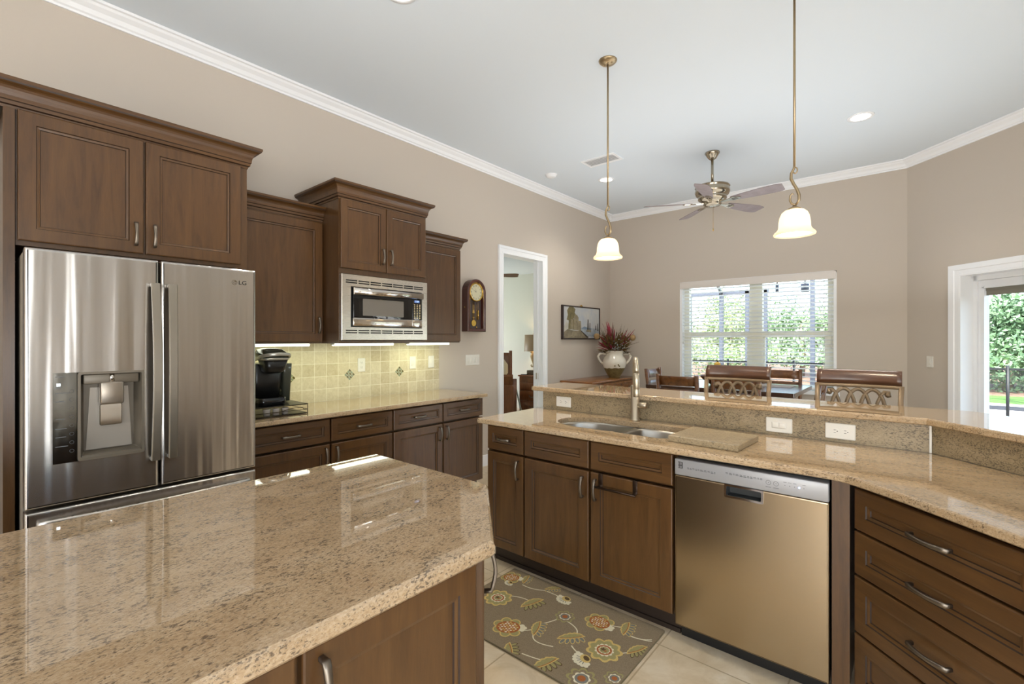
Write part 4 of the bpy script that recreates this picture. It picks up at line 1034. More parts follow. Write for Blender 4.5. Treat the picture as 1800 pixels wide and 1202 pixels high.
def painting():
    t = thing('painting', 'small framed landscape painting of ruins by water on the left wall', 'painting', (-3.622, 5.322, 1.420), RZL)
    w_, h = 1.012, .474
    mb = MB(); mb.slab(rect(0, w_, 0, h), [(0, -.026), (0, .002), (.003, .004)], [rect(.028, w_ - .028, .018, h - .018)], 0, XZ); mb.build('frame', mat('frame_black', S(46, 30, 26), .35), t)
    mats = [noisy('paint_sky', S(176, 182, 190), S(198, 196, 190), 5, .6), noisy('paint_tree', S(96, 88, 56), S(128, 116, 76), 18, .6), noisy('paint_stone', S(120, 110, 88), S(156, 144, 116), 14, .6), noisy('paint_earth', S(112, 102, 82), S(146, 134, 108), 12, .6),
            noisy('paint_water', S(140, 150, 160), S(176, 180, 182), 9, .6), mat('paint_dark', S(58, 46, 34), .6), noisy('paint_blue', S(110, 128, 150), S(130, 146, 164), 9, .6), noisy('paint_pale', S(176, 172, 160), S(196, 190, 178), 9, .6)]
    mb = MB(); n_ = [0]
    def poly(p, m):
        n_[0] += 1; y = .002 - n_[0] * .00012
        mb.slab([(x * w_, z * h) for x, z in p], [(0, -y - .00005), (0, -y)], (), m, XZ)
    poly([(.02, .03), (.98, .03), (.98, .97), (.02, .97)], 0)
    poly([(.45, .10), (.98, .08), (.98, .34), (.45, .36)], 4); poly([(.48, .34), (.56, .40), (.64, .36), (.75, .34), (.75, .30), (.48, .31)], 6)
    poly([(.02, .36), (.10, .52), (.14, .46), (.18, .50), (.2, .3), (.02, .2)], 7)
    c = [(.10, .58), (.13, .72), (.11, .84), (.16, .96), (.26, .97), (.32, .90), (.30, .80), (.34, .72), (.26, .60), (.18, .54)]; poly(c, 1)
    poly([(.14, .3), (.36, .28), (.34, .5), (.24, .66), (.15, .56)], 1)
    poly([(.19, .30), (.20, .60), (.26, .60), (.27, .28)], 2)
    poly([(.28, .28), (.28, .66), (.31, .74), (.36, .74), (.40, .66), (.40, .28)], 2); poly([(.40, .26), (.40, .56), (.46, .56), (.47, .40), (.46, .22)], 2)
    poly([(.33, .40), (.33, .56), (.36, .56), (.36, .40)], 3)
    poly([(.02, .03), (.66, .03), (.60, .12), (.46, .26), (.30, .26), (.12, .30), (.02, .20)], 3); poly([(.44, .28), (.47, .27), (.68, .06), (.62, .05)], 5); poly([(.20, .10), (.44, .12), (.40, .20), (.24, .22)], 2)
    poly([(.63, .24), (.645, .62), (.665, .62), (.675, .24)], 5); poly([(.69, .26), (.70, .52), (.715, .52), (.72, .26)], 5); poly([(.60, .24), (.62, .30), (.74, .30), (.74, .22)], 3)
    poly([(.86, .30), (.865, .44), (.88, .44), (.89, .30)], 5); poly([(.92, .26), (.925, .50), (.94, .50), (.95, .26)], 5)
    mb.build('canvas', mats, t)
    mb = MB(); mb.slab([(w_ * .45, h), (w_ * .52, h), (w_ * .50, h + .018), (w_ * .485, h + .022), (w_ * .465, h + .016)], [(0, -.012), (0, -.004)], (), 0, XZ); mb.build('hanger', GOLD, t)
painting()

# coffee machine on its pod drawer
cx_, cy_ = -3.33, 1.33
t = thing('pod_rack', 'black wire pod drawer under the coffee machine on the back worktop', 'pod drawer', (cx_, cy_, .914), RZL)
WIRE = mat('wire_dark', S(74, 66, 54), .3, .9)
x0, x1, y0, y1 = -.17, .20, -.20, .17
mb = MB()
for z in (.006, .030, .066):
    mb.tube([(x0, y0, z), (x1, y0, z), (x1, y1, z), (x0, y1, z)], .0028 if z != .03 else .0018, 6, 0, True)
for x, y in ((x0, y0), (x1, y0), (x1, y1), (x0, y1)): mb.tube([(x, y, 0), (x, y, .066)], .003, 6)
mb.build('wire_frame', WIRE, t)
mb = MB(); mb.box(x0, x1, y0, y1, .062, .069); mb.build('top_plate', BLK, t)
mb = MB(); mb.box(x0 + .004, x1 - .004, y0 + .004, y1 - .004, .004, .009)
mb.tube([(x0 + .01, y0 - .006, .03), (0, y0 - .012, .03), (.10, y0 - .012, .048), (.16, y0 - .010, .048), (.17, y0 - .008, .03), (x1 - .01, y0 - .006, .03)], .002, 6); mb.build('sliding_tray', WIRE, t)
for k in range(3):
    lab = ('grey coffee pod in the wire drawer, nearest the refrigerator', 'grey coffee pod in the wire drawer, in the middle of the three', 'grey coffee pod in the wire drawer, furthest from the refrigerator')[k]
    p = thing('coffee_pod', lab, 'coffee pod', (cx_ + .17, cy_ - .055 + k * .058, .9235), 0, 'coffee pods in the drawer')
    mb = MB(); mb.lathe([(0, 0), (.018, 0), (.022, .040)], 16); mb.build('cup', mat('pod_cup', S(176, 168, 160), .5), p)
    mb = MB(); mb.lathe([(.024, .040), (.025, .0415), (.024, .043), (0, .043)], 16); mb.build('lid', mat('pod_lid', S(206, 202, 192), .4), p)
t = thing('coffee_machine', 'black and silver pod coffee machine beside the refrigerator', 'coffee machine', (cx_, cy_, .9835), RZL)
SILV = mat('silver_plastic', S(176, 172, 160), .28, .6)
def sect(x0, x1, y0, y1, z, r=.03): return [(x, y, z) for x, y in rect(x0, x1, y0, y1, r, 4)]
mb = MB(); mb.loft([sect(-.085, .080, -.15, .12, 0), sect(-.088, .082, -.155, .12, .02), sect(-.088, .084, -.155, .12, .050)], 0, True); mb.build('drip_base', BLKG, t)
mb = MB(); mb.loft([sect(-.088, .086, -.05, .12, .05), sect(-.092, .094, -.055, .125, .15), sect(-.095, .103, -.06, .13, .265), sect(-.094, .103, -.055, .128, .272)], 0, True); mb.build('body', BLK, t)
mb = MB(); mb.loft([sect(.104, .155, -.04, .11, .01, .012), sect(.106, .165, -.05, .12, .262, .012), sect(.106, .164, -.048, .118, .268, .012)], 0, True); mb.build('water_tank', mat('tank_dark', S(70, 72, 62), .08), t)
mb = MB(); mb.loft([sect(-.03, .05, -.145, -.06, .21), sect(-.05, .07, -.165, -.05, .225), sect(-.068, .088, -.18, -.04, .300)], 0, True); mb.build('brew_head', BLK, t)
mb = MB(); mb.loft([sect(-.072, .092, -.185, .0, .298), sect(-.074, .094, -.187, .01, .312)], 0, True); mb.build('silver_collar', SILV, t)
mb = MB()
mb.loft([sect(-.072, .092, -.18, .02, .3125, .03), sect(-.066, .086, -.165, .02, .345, .03), sect(-.05, .07, -.13, .02, .368, .03), sect(-.02, .04, -.09, .0, .374, .02)], 0, True); mb.build('lid', mat('lid_dark', S(44, 46, 36), .15), t)
mb = MB(); pts = [(-.082, -.06, .30), (-.082, -.16, .325), (-.05, -.205, .335), (.01, -.215, .338), (.07, -.205, .335), (.102, -.16, .325), (.102, -.06, .30)]
mb.strap(pts, (0, 0, 1), .022, .008); mb.build('lift_handle', SILV, t)

# ------------------------------------------------------------------ ceiling things
def pendant(x, y, label):
    t = thing('pendant_lamp', label, 'pendant lamp', (x, y, 1.985), 0, 'pendant lamps over the breakfast bar'); zc = CZ - 1.985
    mb = MB(); mb.lathe([(0, zc - .030), (.020, zc - .028), (.050, zc - .018), (.062, zc - .006), (.064, zc), (0, zc)], 24); c = mb.build('canopy', NICKELW, t)
    mb = MB()
    for sx in (-.032, .032): mb.lathe([(0, zc - .034), (.005, zc - .030), (.005, zc - .022)], 8, (sx, 0, 0))
    mb.build('canopy_screws', NICKELW, c)
    mb = MB(); mb.tube([(0, 0, .372), (0, 0, zc - .02)], .0062, 10); mb.build('rod', NICKELW, t)
    pts = [(.0, 0, .380), (-.003, 0, .362), (-.015, 0, .340), (-.016, 0, .310), (-.004, 0, .280), (.011, 0, .250), (.022, 0, .215), (.021, 0, .185), (.006, 0, .163)]
    mb = MB(); mb.tube(pts, [.006, .006, .007, .008, .008, .008, .008, .007, .005], 8)
    mb.tube([(.004 + .010 * math.cos(a), 0, .352 + .016 * math.sin(a)) for a in [k * PI / 8 for k in range(17)]], .0035, 7)
    mb.tube([(.006, 0, .165), (-.012, 0, .172), (-.021, 0, .192), (-.020, 0, .218), (-.010, 0, .230), (-.004, 0, .222)], [.005, .006, .006, .005, .004, .003], 8); mb.build('scroll_stem', NICKELW, t)
    mb = MB(); mb.lathe([(0, .165), (.007, .164), (.011, .156), (.030, .147), (.036, .139), (.032, .137)], 20); mb.build('cap', NICKELW, t)
    mb = MB(); prof = [(.031, .139), (.048, .134), (.062, .121), (.071, .100), (.0755, .074), (.077, .048), (.079, .036), (.086, .025), (.097, .015), (.1015, .008), (.100, .001), (.094, 0), (.084, .010), (.075, .026), (.072, .050), (.070, .085), (.058, .118), (.030, .134)]
    mb.lathe(prof, 32); mb.build('glass_shade', SHADE, t)
    mb = MB(); mb.lathe([(0, .02), (.020, .03), (.027, .055), (.022, .08), (.013, .10), (.012, .13)], 16); mb.build('bulb', BULB, t)
    lamp('pendant_light', 'POINT', (0, 0, .07), 60, (1, .84, .62), (0, 0, 0), t, shadow_soft_size=.035)
pendant(-1.622, 2.945, 'lit glass pendant lamp above the sink end of the bar, farther from the viewer')
pendant(-.484, 2.945, 'lit glass pendant lamp above the dishwasher, its rod running out of the picture')

def can(x, y, label, pw):
    t = thing('recessed_light', label, 'recessed light', (x, y, CZ), 0, 'recessed ceiling lights')
    mb = MB(); mb.lathe([(.072, -.001), (.074, -.006), (.098, -.005), (.100, 0), (.072, 0)], 28); mb.build('trim_ring', WHITET, t)
    mb = MB(); mb.lathe([(0, -.004), (.073, -.004), (.073, -.001), (0, -.001)], 28); mb.build('lens', CANL, t)
    lamp('can_light', 'SPOT', (0, 0, -.02), pw * .7, (1, .93, .82), (0, 0, 0), t, spot_size=math.radians(125), spot_blend=.8, shadow_soft_size=.07)
can(-2.84, 5.12, 'lit recessed ceiling light behind the rod of the left pendant lamp', 60)
can(-.337, 5.125, 'lit recessed ceiling light above the diagonal wall corner, right of the fan', 60)
can(-2.185, 1.60, 'lit recessed ceiling light at the top edge, above the island', 75)
for x, y in ((-.4, 1.2), (1.6, 3.4), (1.6, .2), (-2.2, -1.4), (.2, -1.6)):
    lamp('fill_spot_unseen', 'SPOT', (x, y, CZ - .02), 18, (1, .93, .84), spot_size=math.radians(130), spot_blend=.8, shadow_soft_size=.09)  # spots without fixtures, added out of view as extra room light

def fan(loc, label, rdist, blades_mat, a0, metal, group=None, rod=.27, pull_=True):
    t = thing('ceiling_fan', label, 'ceiling fan', loc, 0)
    mb = MB(); mb.lathe([(0, 0), (.072, 0), (.074, -.010), (.060, -.030), (.040, -.062), (.026, -.074), (0, -.074)], 28); mb.build('canopy', metal, t)
    mb = MB(); mb.tube([(0, 0, -.07), (0, 0, -.07 - rod)], .0135, 12); mb.build('downrod', metal, t); z = -.07 - rod
    mb = MB(); mb.lathe([(0, z + .02), (.03, z + .018), (.035, z), (.120, z - .004), (.165, z - .014), (.172, z - .026), (.160, z - .034), (.168, z - .05), (.172, z - .075), (.160, z - .105), (.135, z - .120), (.140, z - .130), (.140, z - .150), (.115, z - .170), (.085, z - .180), (.088, z - .205), (.070, z - .222), (.030, z - .232), (0, z - .233)], 36); mb.build('motor_housing', metal, t)
    zb = z - .185
    for k in range(5):
        a = a0 + k * 2 * PI / 5; M = Matrix.Rotation(a, 4, 'Z') @ Matrix.Translation((0, 0, zb)) @ Matrix.Rotation(math.radians(-13), 4, 'X')
        mb = MB(); n = 14; A = []; B = []
        for i in range(n + 1):
            s_ = i / n; x = .20 + s_ * (rdist - .20); wd_ = .038 + .034 * math.sin(min(1, s_ * 1.25) * PI / 2)
            if s_ > .9: wd_ *= 1 - (s_ - .9) * 2.2
            A.append((x + (.0 if s_ < .95 else -.012), wd_)); B.append((x, -wd_))
        mb.slab(B + A[::-1], [(0, -.003), (0, .003)], (), 0, M); bl_ = mb.build('blade', blades_mat, t)
        mb = MB(); mb.slab([(.07, -.012), (.16, -.016), (.22, -.036), (.275, -.026), (.292, -.008), (.292, .008), (.275, .026), (.22, .036), (.16, .016), (.07, .012)], [(0, -.010), (0, -.0035)], [[(.215, -.018), (.265, -.014), (.265, -.005), (.20, -.005)], [(.20, .005), (.265, .005), (.265, .014), (.215, .018)]], 0, M); mb.build('blade_bracket', metal, bl_)
    if pull_:
        mb = MB(); mb.tube([(.012, -.01, z - .23), (.012, -.01, z - .46)], .0016, 5); mb.lathe([(0, .0), (.006, .01), (.004, .03), (0, .034)], 8, (.012, -.01, z - .49)); mb.build('pull_chain', GOLD, t)
    return t
BLADE = noisy('fan_blade_grey', S(128, 116, 116), S(142, 130, 130), 12, .5)
fan((-1.585, 5.10, CZ), 'brushed metal ceiling fan with five grey blades over the dining table', .69, BLADE, math.radians(-9), FANMET)
# vent and smoke detector
t = thing('ceiling_vent', 'white louvred air vent in the ceiling near the left pendant rod', 'air vent', (-2.57, 4.53, CZ), 0)
mb = MB()
mb.box(-.20, .20, -.11, -.085, -.008, 0); mb.box(-.20, .20, .085, .11, -.008, 0); mb.box(-.20, -.175, -.085, .085, -.008, 0); mb.box(.175, .20, -.085, .085, -.008, 0); mb.build('frame', WHITET, t)
mb = MB()
for k in range(6):
    y = -.07 + k * .028; mb.add([(-.175, y - .0125, -.008), (.175, y - .0125, -.008), (.175, y + .0125, -.004), (-.175, y + .0125, -.004)], [(0, 1, 2, 3)])
mb.build('louvres', WHITET, t)
mb = MB(); mb.box(-.175, .175, -.085, .085, -.0008, -.0002); mb.build('backing', mat('vent_grey', S(196, 196, 194), .8), t)
t = thing('smoke_detector', 'round white smoke detector on the ceiling by the left wall', 'smoke detector', (-3.25, 4.54, CZ), 0)
mb = MB(); mb.lathe([(0, -.038), (.040, -.036), (.058, -.026), (.062, -.010), (.068, -.008), (.070, 0), (0, 0)], 24); mb.build('body', WHITET, t)

# ------------------------------------------------------------------ bar stools (local: sitter faces -y)
def stool():
    t = thing('bar_stool', 'bar stool tucked under the bar, in front of the fruit and dining chair', 'bar stool', (-.905, 3.20, 0), 0, 'bar stools at the breakfast bar')
    MET = mat('stool_gilt_frame', S(126, 106, 82), .42, .3)
    w_ = .405
    mb = MB(); mb.loft([sect(-.20, .20, -.20, .185, .70, .05), sect(-.205, .205, -.205, .19, .72, .05), sect(-.20, .20, -.20, .185, .755, .05), sect(-.16, .16, -.16, .15, .772, .05)], 0, True); mb.build('seat', mat('stool_leather', S(92, 70, 52), .5), t)
    for sx in (-1, 1):
        for sy in (-1, 1):
            mb = MB(); mb.strap([(sx * .185, sy * .175, .70), (sx * .19, sy * .185, .40), (sx * .205, sy * .205, 0)], (1, 0, 0), .034, .030); mb.build('leg', MET, t)
    mb = MB(); q = .19
    mb.tube([(-q, -q, .28), (q, -q, .28), (q, q, .28), (-q, q, .28)], .011, 8, 0, True); mb.build('footrest', MET, t)
    def yb(x): return .035 * (1 - (2 * x / w_) ** 2)
    for sx in (-1, 1):
        mb = MB(); mb.strap([(sx * .19, .175, .70), (sx * .192, .182, .85), (sx * .196, .205, 1.02), (sx * .200, .232, 1.15)], (1, 0, 0), .026, .022); mb.build('back_post', MET, t)
    xs = [-w_ / 2 + w_ * i / 14 for i in range(15)]
    mb = MB(); mb.strap([(x, .228 + yb(x), 1.142) for x in xs], (0, 0, 1), .020, .022); mb.build('back_crossbar', MET, t); mb = MB(); mb.strap([(x * .96, .186 + yb(x), .90) for x in xs], (0, 0, 1), .024, .02); mb.build('back_crossbar', MET, t)
    mb = MB(); prof = [(0, 0), (-.002, .030), (.004, .056), (.018, .076), (.034, .086), (.046, .084), (.050, .074), (.040, .066), (.028, .050), (.022, .026), (.020, 0)]
    mb.loft([[(x, .222 + yb(x) + y, 1.150 + z) for y, z in prof] for x in xs], 0, True, True); mb.build('top_rail', STOOLW, t)
    mb = MB(); zt, zb_ = 1.122, .91
    P = lambda x, z: (x, .188 + yb(x) + (z - .9) * .165, z)
    for c in (-.070, 0, .070):
        mb.strap([P(c + .058 * math.cos(a) * (1.0 + .12 * (1 - math.sin(a))), zb_ + (zt - zb_) * math.sin(a) ** .62) for a in [PI * k / 20 for k in range(21)]], (0, 1, 0), .013, .020)
    for s_ in (-1, 1):
        pts = [P(s_ * .145, 1.085), P(s_ * .140, 1.110), P(s_ * .125, 1.112), P(s_ * .110, 1.098), P(s_ * .092, 1.05), P(s_ * .078, .98), P(s_ * .070, .91)]
        mb.strap(pts, (0, 1, 0), .013, [.022, .028, .022, .018, .017, .017, .017])
        mb.lathe([(0, -.016), (.011, -.012), (.016, 0), (.011, .012), (0, .016)], 12, P(s_ * .140, 1.098))
    mb.build('scroll_splat', mat('splat_bronze', S(108, 90, 68), .4, .4), t)
    return t
st = stool()
dup(st, (-.240, 3.20, 0), 0, 'bar stool tucked under the bar, nearest the diagonal wall and patio door')

# ------------------------------------------------------------------ dining set
t = thing('dining_table', 'dark counter-height dining table between the stools and the far window', 'dining table', (-1.55, 5.5, 0), 0)
mb = MB(); mb.slab(rect(-.73, .73, -.50, .50, .01, 2), [(.004, .872), (0, .876), (0, .910), (.004, .914)]); mb.build('tabletop', wood('table_wood', S(52, 34, 26), S(76, 54, 42), S(98, 74, 60), (1.2, 8, 8), .14, .5), t)
mb = MB(); mb.box(-.40, .40, -.30, .30, .80, .872); mb.build('apron', CHAIRW, t)
mb = MB(); mb.box(-.10, .10, -.10, .10, .08, .80); mb.box(-.40, .40, -.09, .09, 0, .08); mb.box(-.09, .09, -.32, .32, 0, .08); mb.build('pedestal', CHAIRW, t)
def chair():
    t = thing('dining_chair', 'dark wooden dining chair seen from behind, left of the first bar stool', 'dining chair', (-1.765, 4.80, 0), PI, 'dining chairs')
    mb = MB(); mb.rbox(-.20, .20, -.19, .165, .585, .625, .012); mb.build('seat', mat('chair_seat_dark', S(60, 46, 36), .45), t)
    for sx in (-1, 1):
        mb = MB(); mb.strap([(sx * .178, -.165, .585), (sx * .178, -.17, 0)], (1, 0, 0), .038, .038); mb.build('leg', CHAIRW, t)
        mb = MB(); mb.strap([(sx * .192, .19, 0), (sx * .192, .172, .60), (sx * .192, .185, .85), (sx * .192, .212, 1.068)], (1, 0, 0), .036, .038); mb.build('back_post', CHAIRW, t)
    for z0_, z1_, y in ((.958, 1.055, .203), (.835, .925, .188)):
        mb = MB(); mb.strap([(-.176, y, (z0_ + z1_) / 2), (-.09, y + .012, (z0_ + z1_) / 2), (0, y + .016, (z0_ + z1_) / 2), (.09, y + .012, (z0_ + z1_) / 2), (.176, y, (z0_ + z1_) / 2)], (0, (.027 if z0_ > .9 else .012), .1), z1_ - z0_, .016); mb.build('back_slat', CHAIRW, t)
    mb = MB(); mb.box(-.178, .178, -.178, -.158, .24, .27); mb.box(-.188, -.168, -.16, .17, .30, .33); mb.box(.168, .188, -.16, .17, .30, .33); mb.build('stretcher', CHAIRW, t)
    return t
ch = chair()
for loc, rz, lab in (((-1.225, 4.80, 0), PI, 'dark wooden dining chair seen through the scroll back of the first bar stool'),
                     ((-1.165, 6.08, 0), 0, 'dining chair on the window side of the table, facing the viewer'),
                     ((-.815, 5.03, 0), -PI / 2, 'dining chair at the right end of the table, beside the second bar stool'),
                     ((-2.20, 5.50, 0), PI / 2, 'dining chair at the left end of the table, its back shining pale blue')):
    dup(ch, loc, rz, lab)
b = thing('fruit_bowl', 'shallow wooden bowl of gourds on the dining table, mostly behind a stool', 'bowl', (-1.63, 5.42, .914))
mb = MB(); mb.lathe([(0, 0), (.07, 0), (.08, .012), (.15, .06), (.185, .10), (.18, .104), (.14, .066), (.07, .02), (0, .018)], 24); mb.build('bowl', CHAIRW, b)
YEL = noisy('gourd_yellow', S(214, 168, 62), S(226, 190, 96), 14, .5)
for k, (x, y, z, r) in enumerate(((-.075, .0, .150, .050), (.062, -.055, .150, .050), (.05, .075, .15, .050), (.0, .0, .228, .036))):
    lab = ('yellow gourd at the left of the bowl on the table', 'yellow gourd at the right of the bowl on the table', 'yellow gourd at the back of the bowl on the table', 'yellow gourd with dark stem on top of the bowl')[k]
    g_ = thing('gourd', lab, 'gourd', (-1.63 + x, 5.42 + y, .914 + z - r - .0), .4 * k, 'gourds in the bowl')
    mb = MB(); mb.lathe([(0, 0), (r * .6, r * .15), (r, r * .8), (r * .85, r * 1.4), (r * .4, r * 1.75), (0, r * 1.8)], 14); mb.build('flesh', YEL, g_)
    mb = MB(); mb.tube([(0, 0, r * 1.7), (.008, 0, r * 2.1), (-.02, .0, r * 2.35)], [.008, .006, .005], 6); mb.build('stem', mat('gourd_stem', S(66, 48, 24), .7), g_)
mb = MB(); mb.slab(rect(-1.30, -.95, 5.56, 5.86, .01, 2), [(0, .9145), (0, .9175)]); one(mb, 'placemat', noisy('placemat_grey', S(150, 140, 130), S(166, 156, 146), 60, .6), 'pale placemat on the dining table before the window-side chair', 'placemat')

# ------------------------------------------------------------------ sideboard with vase
t = thing('sideboard', 'golden brown wooden sideboard in the corner under the painting', 'sideboard', (-3.15, 5.29, 0), RZL)
mb = MB(); mb.rbox(-.012, 1.332, -.018, .49, .836, .862, .006); mb.build('top', SIDEW, t)
mb = MB(); mb.box(.0, 1.32, .02, .48, .08, .836); mb.build('body', SIDEW, t)
for k in range(3):
    a = .012 + k * .434
    mb = MB(); front_panel(mb, a, a + .428, .64, .822, .03, .02); d = mb.build('drawer', [SIDEW, GLAZE], t, fix=False)
    mb = MB(); pull(mb, a + .214, .73, .09, False); mb.build('handle', PEWTER, d)
    mb = MB(); front_panel(mb, a, a + .428, .10, .63, .05, .02); d = mb.build('door', [SIDEW, GLAZE], t, fix=False)
    mb = MB(); pull(mb, a + .39, .42, .09, True); mb.build('handle', PEWTER, d)
for x in (.03, 1.29):
    for y in (.05, .45):
        mb = MB(); mb.box(x - .025, x + .025, y - .025, y + .025, 0, .08); mb.build('foot', SIDEW, t)
vx, vy, vz = -3.335, 6.25, .862
t = thing('vase', 'two-handled white glazed vase with bare brown foot on the sideboard', 'vase', (vx, vy, vz))
mb = MB(); mb.lathe([(0, 0), (.078, 0), (.084, .012), (.12, .07), (.150, .130), (.154, .140)], 36); mb.build('clay_foot', noisy('vase_clay', S(108, 92, 52), S(132, 114, 70), 20, .8), t)
mb = MB(); n = 36; prof = [(.154, .140), (.166, .175), (.172, .215), (.168, .255), (.150, .290), (.128, .315), (.122, .335), (.128, .370), (.140, .388), (.138, .392), (.128, .386), (.112, .350), (.11, .30)]
mb.lathe(prof, n); random.seed(5)
for k in range(n):
    z, _, _ = mb.v[k][2], 0, 0; mb.v[k] = (mb.v[k][0] * 1.012, mb.v[k][1] * 1.012, .140 + random.uniform(-.006, .006))
mb.build('glazed_body', mat('vase_glaze', S(228, 220, 204), .15), t)
for s_ in (-1, 1):
    d = Vector((.76, .65, 0)) * s_
    pts = [d * .125 + Vector((0, 0, .335)), d * .165 + Vector((0, 0, .350)), d * .215 + Vector((0, 0, .345)), d * .240 + Vector((0, 0, .310)), d * .225 + Vector((0, 0, .265)), d * .195 + Vector((0, 0, .225)), d * .165 + Vector((0, 0, .190))]
    mb = MB(); mb.tube(pts, [.018, .018, .018, .017, .017, .016, .012], 10); mb.build('handle', bpy.data.materials['vase_glaze'], t)
mb = MB()
for x, z in ((.02, .19), (-.03, .175), (.035, .172)):
    d = Vector((.65, -.76, 0)); p = d * .1725 + Vector((.76 * x, .65 * x, z))
    mb.lathe([(0, .004), (.010, .002), (.012, 0)], 8, (0, 0, 0), 0, True, Matrix.Translation(p) @ d.to_track_quat('Z', 'Y').to_matrix().to_4x4())
mb.build('bare_spots', bpy.data.materials['vase_clay'], t)

def bouquet():
    random.seed(11)
    t = thing('dried_bouquet', 'dried red and brown flower arrangement standing in the white vase', 'flower arrangement', (vx, vy, vz + .36))
    right = Vector((.76, .65, 0)); fw2 = Vector((-.65, .76, 0))
    def P(u, d, z): return right * u + fw2 * d + Vector((0, 0, z))
    def blade(mb, p0, p1, w_, bend=.05):
        p0 = Vector(p0); p1 = Vector(p1); m_ = (p0 + p1) / 2 + Vector((random.uniform(-1, 1), random.uniform(-1, 1), random.uniform(.0, 1))) * bend
        pts = [(1 - s) ** 2 * p0 + 2 * s * (1 - s) * m_ + s * s * p1 for s in [i / 5 for i in range(6)]]
        W = Vector((random.uniform(-1, 1), random.uniform(-1, 1), random.uniform(-.3, .3)))
        mb.strap(pts, W, [w_ * .4, w_ * .9, w_, w_ * .8, w_ * .5, w_ * .08], .0025)
    RED1 = noisy('bloom_red', S(120, 22, 44), S(176, 54, 76), 30, .7); BR = noisy('dried_brown', S(74, 54, 22), S(116, 90, 42), 30, .8)
    mb = MB()
    for c, n_ in (((-.17, 0, .20), 9), ((-.10, .0, .40), 9), ((-.20, -.05, .10), 8), ((-.08, -.10, .06), 6), ((.18, 0, .22), 7), ((.24, 0, .30), 5), ((-.06, 0, .30), 6), ((.14, -.05, .10), 5)):
        base = P(c[0] * .3, c[1] * .3, .03)
        for i in range(n_):
            tip = P(c[0] + random.uniform(-.07, .07), c[1] + random.uniform(-.08, .08), c[2] + random.uniform(-.06, .08))
            blade(mb, base.lerp(tip, random.uniform(.2, .5)), tip, random.uniform(.016, .034), .03)
    mb.build('red_blooms', RED1, t)
    mb = MB()
    for i in range(210):
        a = random.uniform(-1, 1); tip = P(a * .23 + random.gauss(0, .02), random.uniform(-.19, .12), random.uniform(.02, .32) - abs(a) * .05)
        blade(mb, tip * random.uniform(.55, .85), tip, random.uniform(.020, .042), .02)
    mb.build('brown_leaves', BR, t)
    mb = MB()
    for i in range(60):
        a = random.uniform(-1, 1); tip = P(a * .24, random.uniform(-.1, .1), random.uniform(.28, .46) - a * a * .12)
        blade(mb, P(a * .05, 0, .0), tip, .007, .05)
    mb.build('grass_blades', mat('grass_dry', S(72, 60, 28), .8), t)
    mb = MB()
    for i in range(16):
        a = random.choice((-1, 1)) * random.uniform(.6, 1); tip = P(a * .27, random.uniform(-.1, .05), random.uniform(-.04, .08)); blade(mb, P(a * .06, 0, .03), tip, .012, .04)
    blade(mb, P(.05, 0, .05), P(.37, 0, .16), .012, .01)
    mb.build('twigs', mat('twig_brown', S(70, 48, 26), .8), t)
    mb = MB()
    for i in range(40):
        p = P(random.gauss(.06, .07), random.uniform(-.16, -.05), random.uniform(.04, .20))
        mb.lathe([(0, -.008), (.009, -.004), (.010, .004), (0, .010)], 7, p)
    mb.build('grey_berries', noisy('berry_grey', S(120, 128, 128), S(158, 164, 160), 40, .6), t)
    for u, z in ((-.26, .24), (.27, .22)):
        mb = MB(); mb.lathe([(0, -.045), (.03, -.035), (.046, 0), (.040, .03), (.02, .045), (0, .044)], 12, P(u, 0, z))
        mb.build('seed_pod', noisy('pod_tan', S(150, 120, 80), S(178, 148, 104), 25, .8), t)
bouquet()

# ------------------------------------------------------------------ bedroom things seen through the doorway
FWD = Vector((-.6481, .7615, 0)); RGT = Vector((.7615, .6481, 0))
def cam_xy(d, px): v = FWD * d + RGT * ((px - 900) / 824 * d); return (v.x, v.y, 0)
hx = cam_xy(9.3, 899); fx = cam_xy(7.45, 907)
ax = (Vector(hx) - Vector(fx)); rz = math.atan2(ax.y, ax.x) - PI / 2
bed = thing('bed', 'dark wooden sleigh bed with pillows, seen through the bedroom doorway', 'bed', fx, rz); Lb = ax.length      # local: right side at x = 0, foot at y = 0
def sleigh(h, y, name, lean, post):
    mb = MB(); prof = [(0, 0), (.0, h * .55), (lean * .25, h * .8), (lean * .7, h * .95), (lean, h), (lean + .02 * (1 if lean > 0 else -1), h - .03), (lean * .6, h * .86), (lean * .2 + .03, h * .7), (.04, h * .5), (.04, 0)]
    mb.loft([[(x, y + q, z) for q, z in prof] for x in (-1.55, -.05)], 0, False, True, True, True); o = mb.build(name, BEDW, bed)
    mb = MB(); mb.rbox(-.05, .012, y - .012, y + .05, 0, h + post, .006); mb.rbox(-1.61, -1.55, y - .012, y + .05, 0, h + post, .006); mb.build('posts', BEDW, o)
sleigh(.865, .0, 'footboard', -.05, -.07); sleigh(1.16, Lb - .06, 'headboard', .05, .04)
mb = MB(); mb.box(-.04, -.0, .04, Lb - .06, .25, .42); mb.box(-1.59, -1.55, .04, Lb - .06, .25, .42); mb.build('side_rail', BEDW, bed)
mb = MB(); mb.rbox(-1.54, -.05, .07, Lb - .07, .30, .66, .05, 3); mb.build('mattress', mat('bedding_white', S(220, 214, 200), .9), bed)
mb = MB(); mb.strap([(-.3, .35, .672), (-.03, .35, .67), (.02, .35, .60), (.10, .33, .25), (.14, .32, .10)], (0, 1, 0), [.4, .4, .38, .3, .24], .015); mb.build('blanket', noisy('blanket_blue', S(178, 196, 190), S(196, 210, 202), 30, .9), bed)
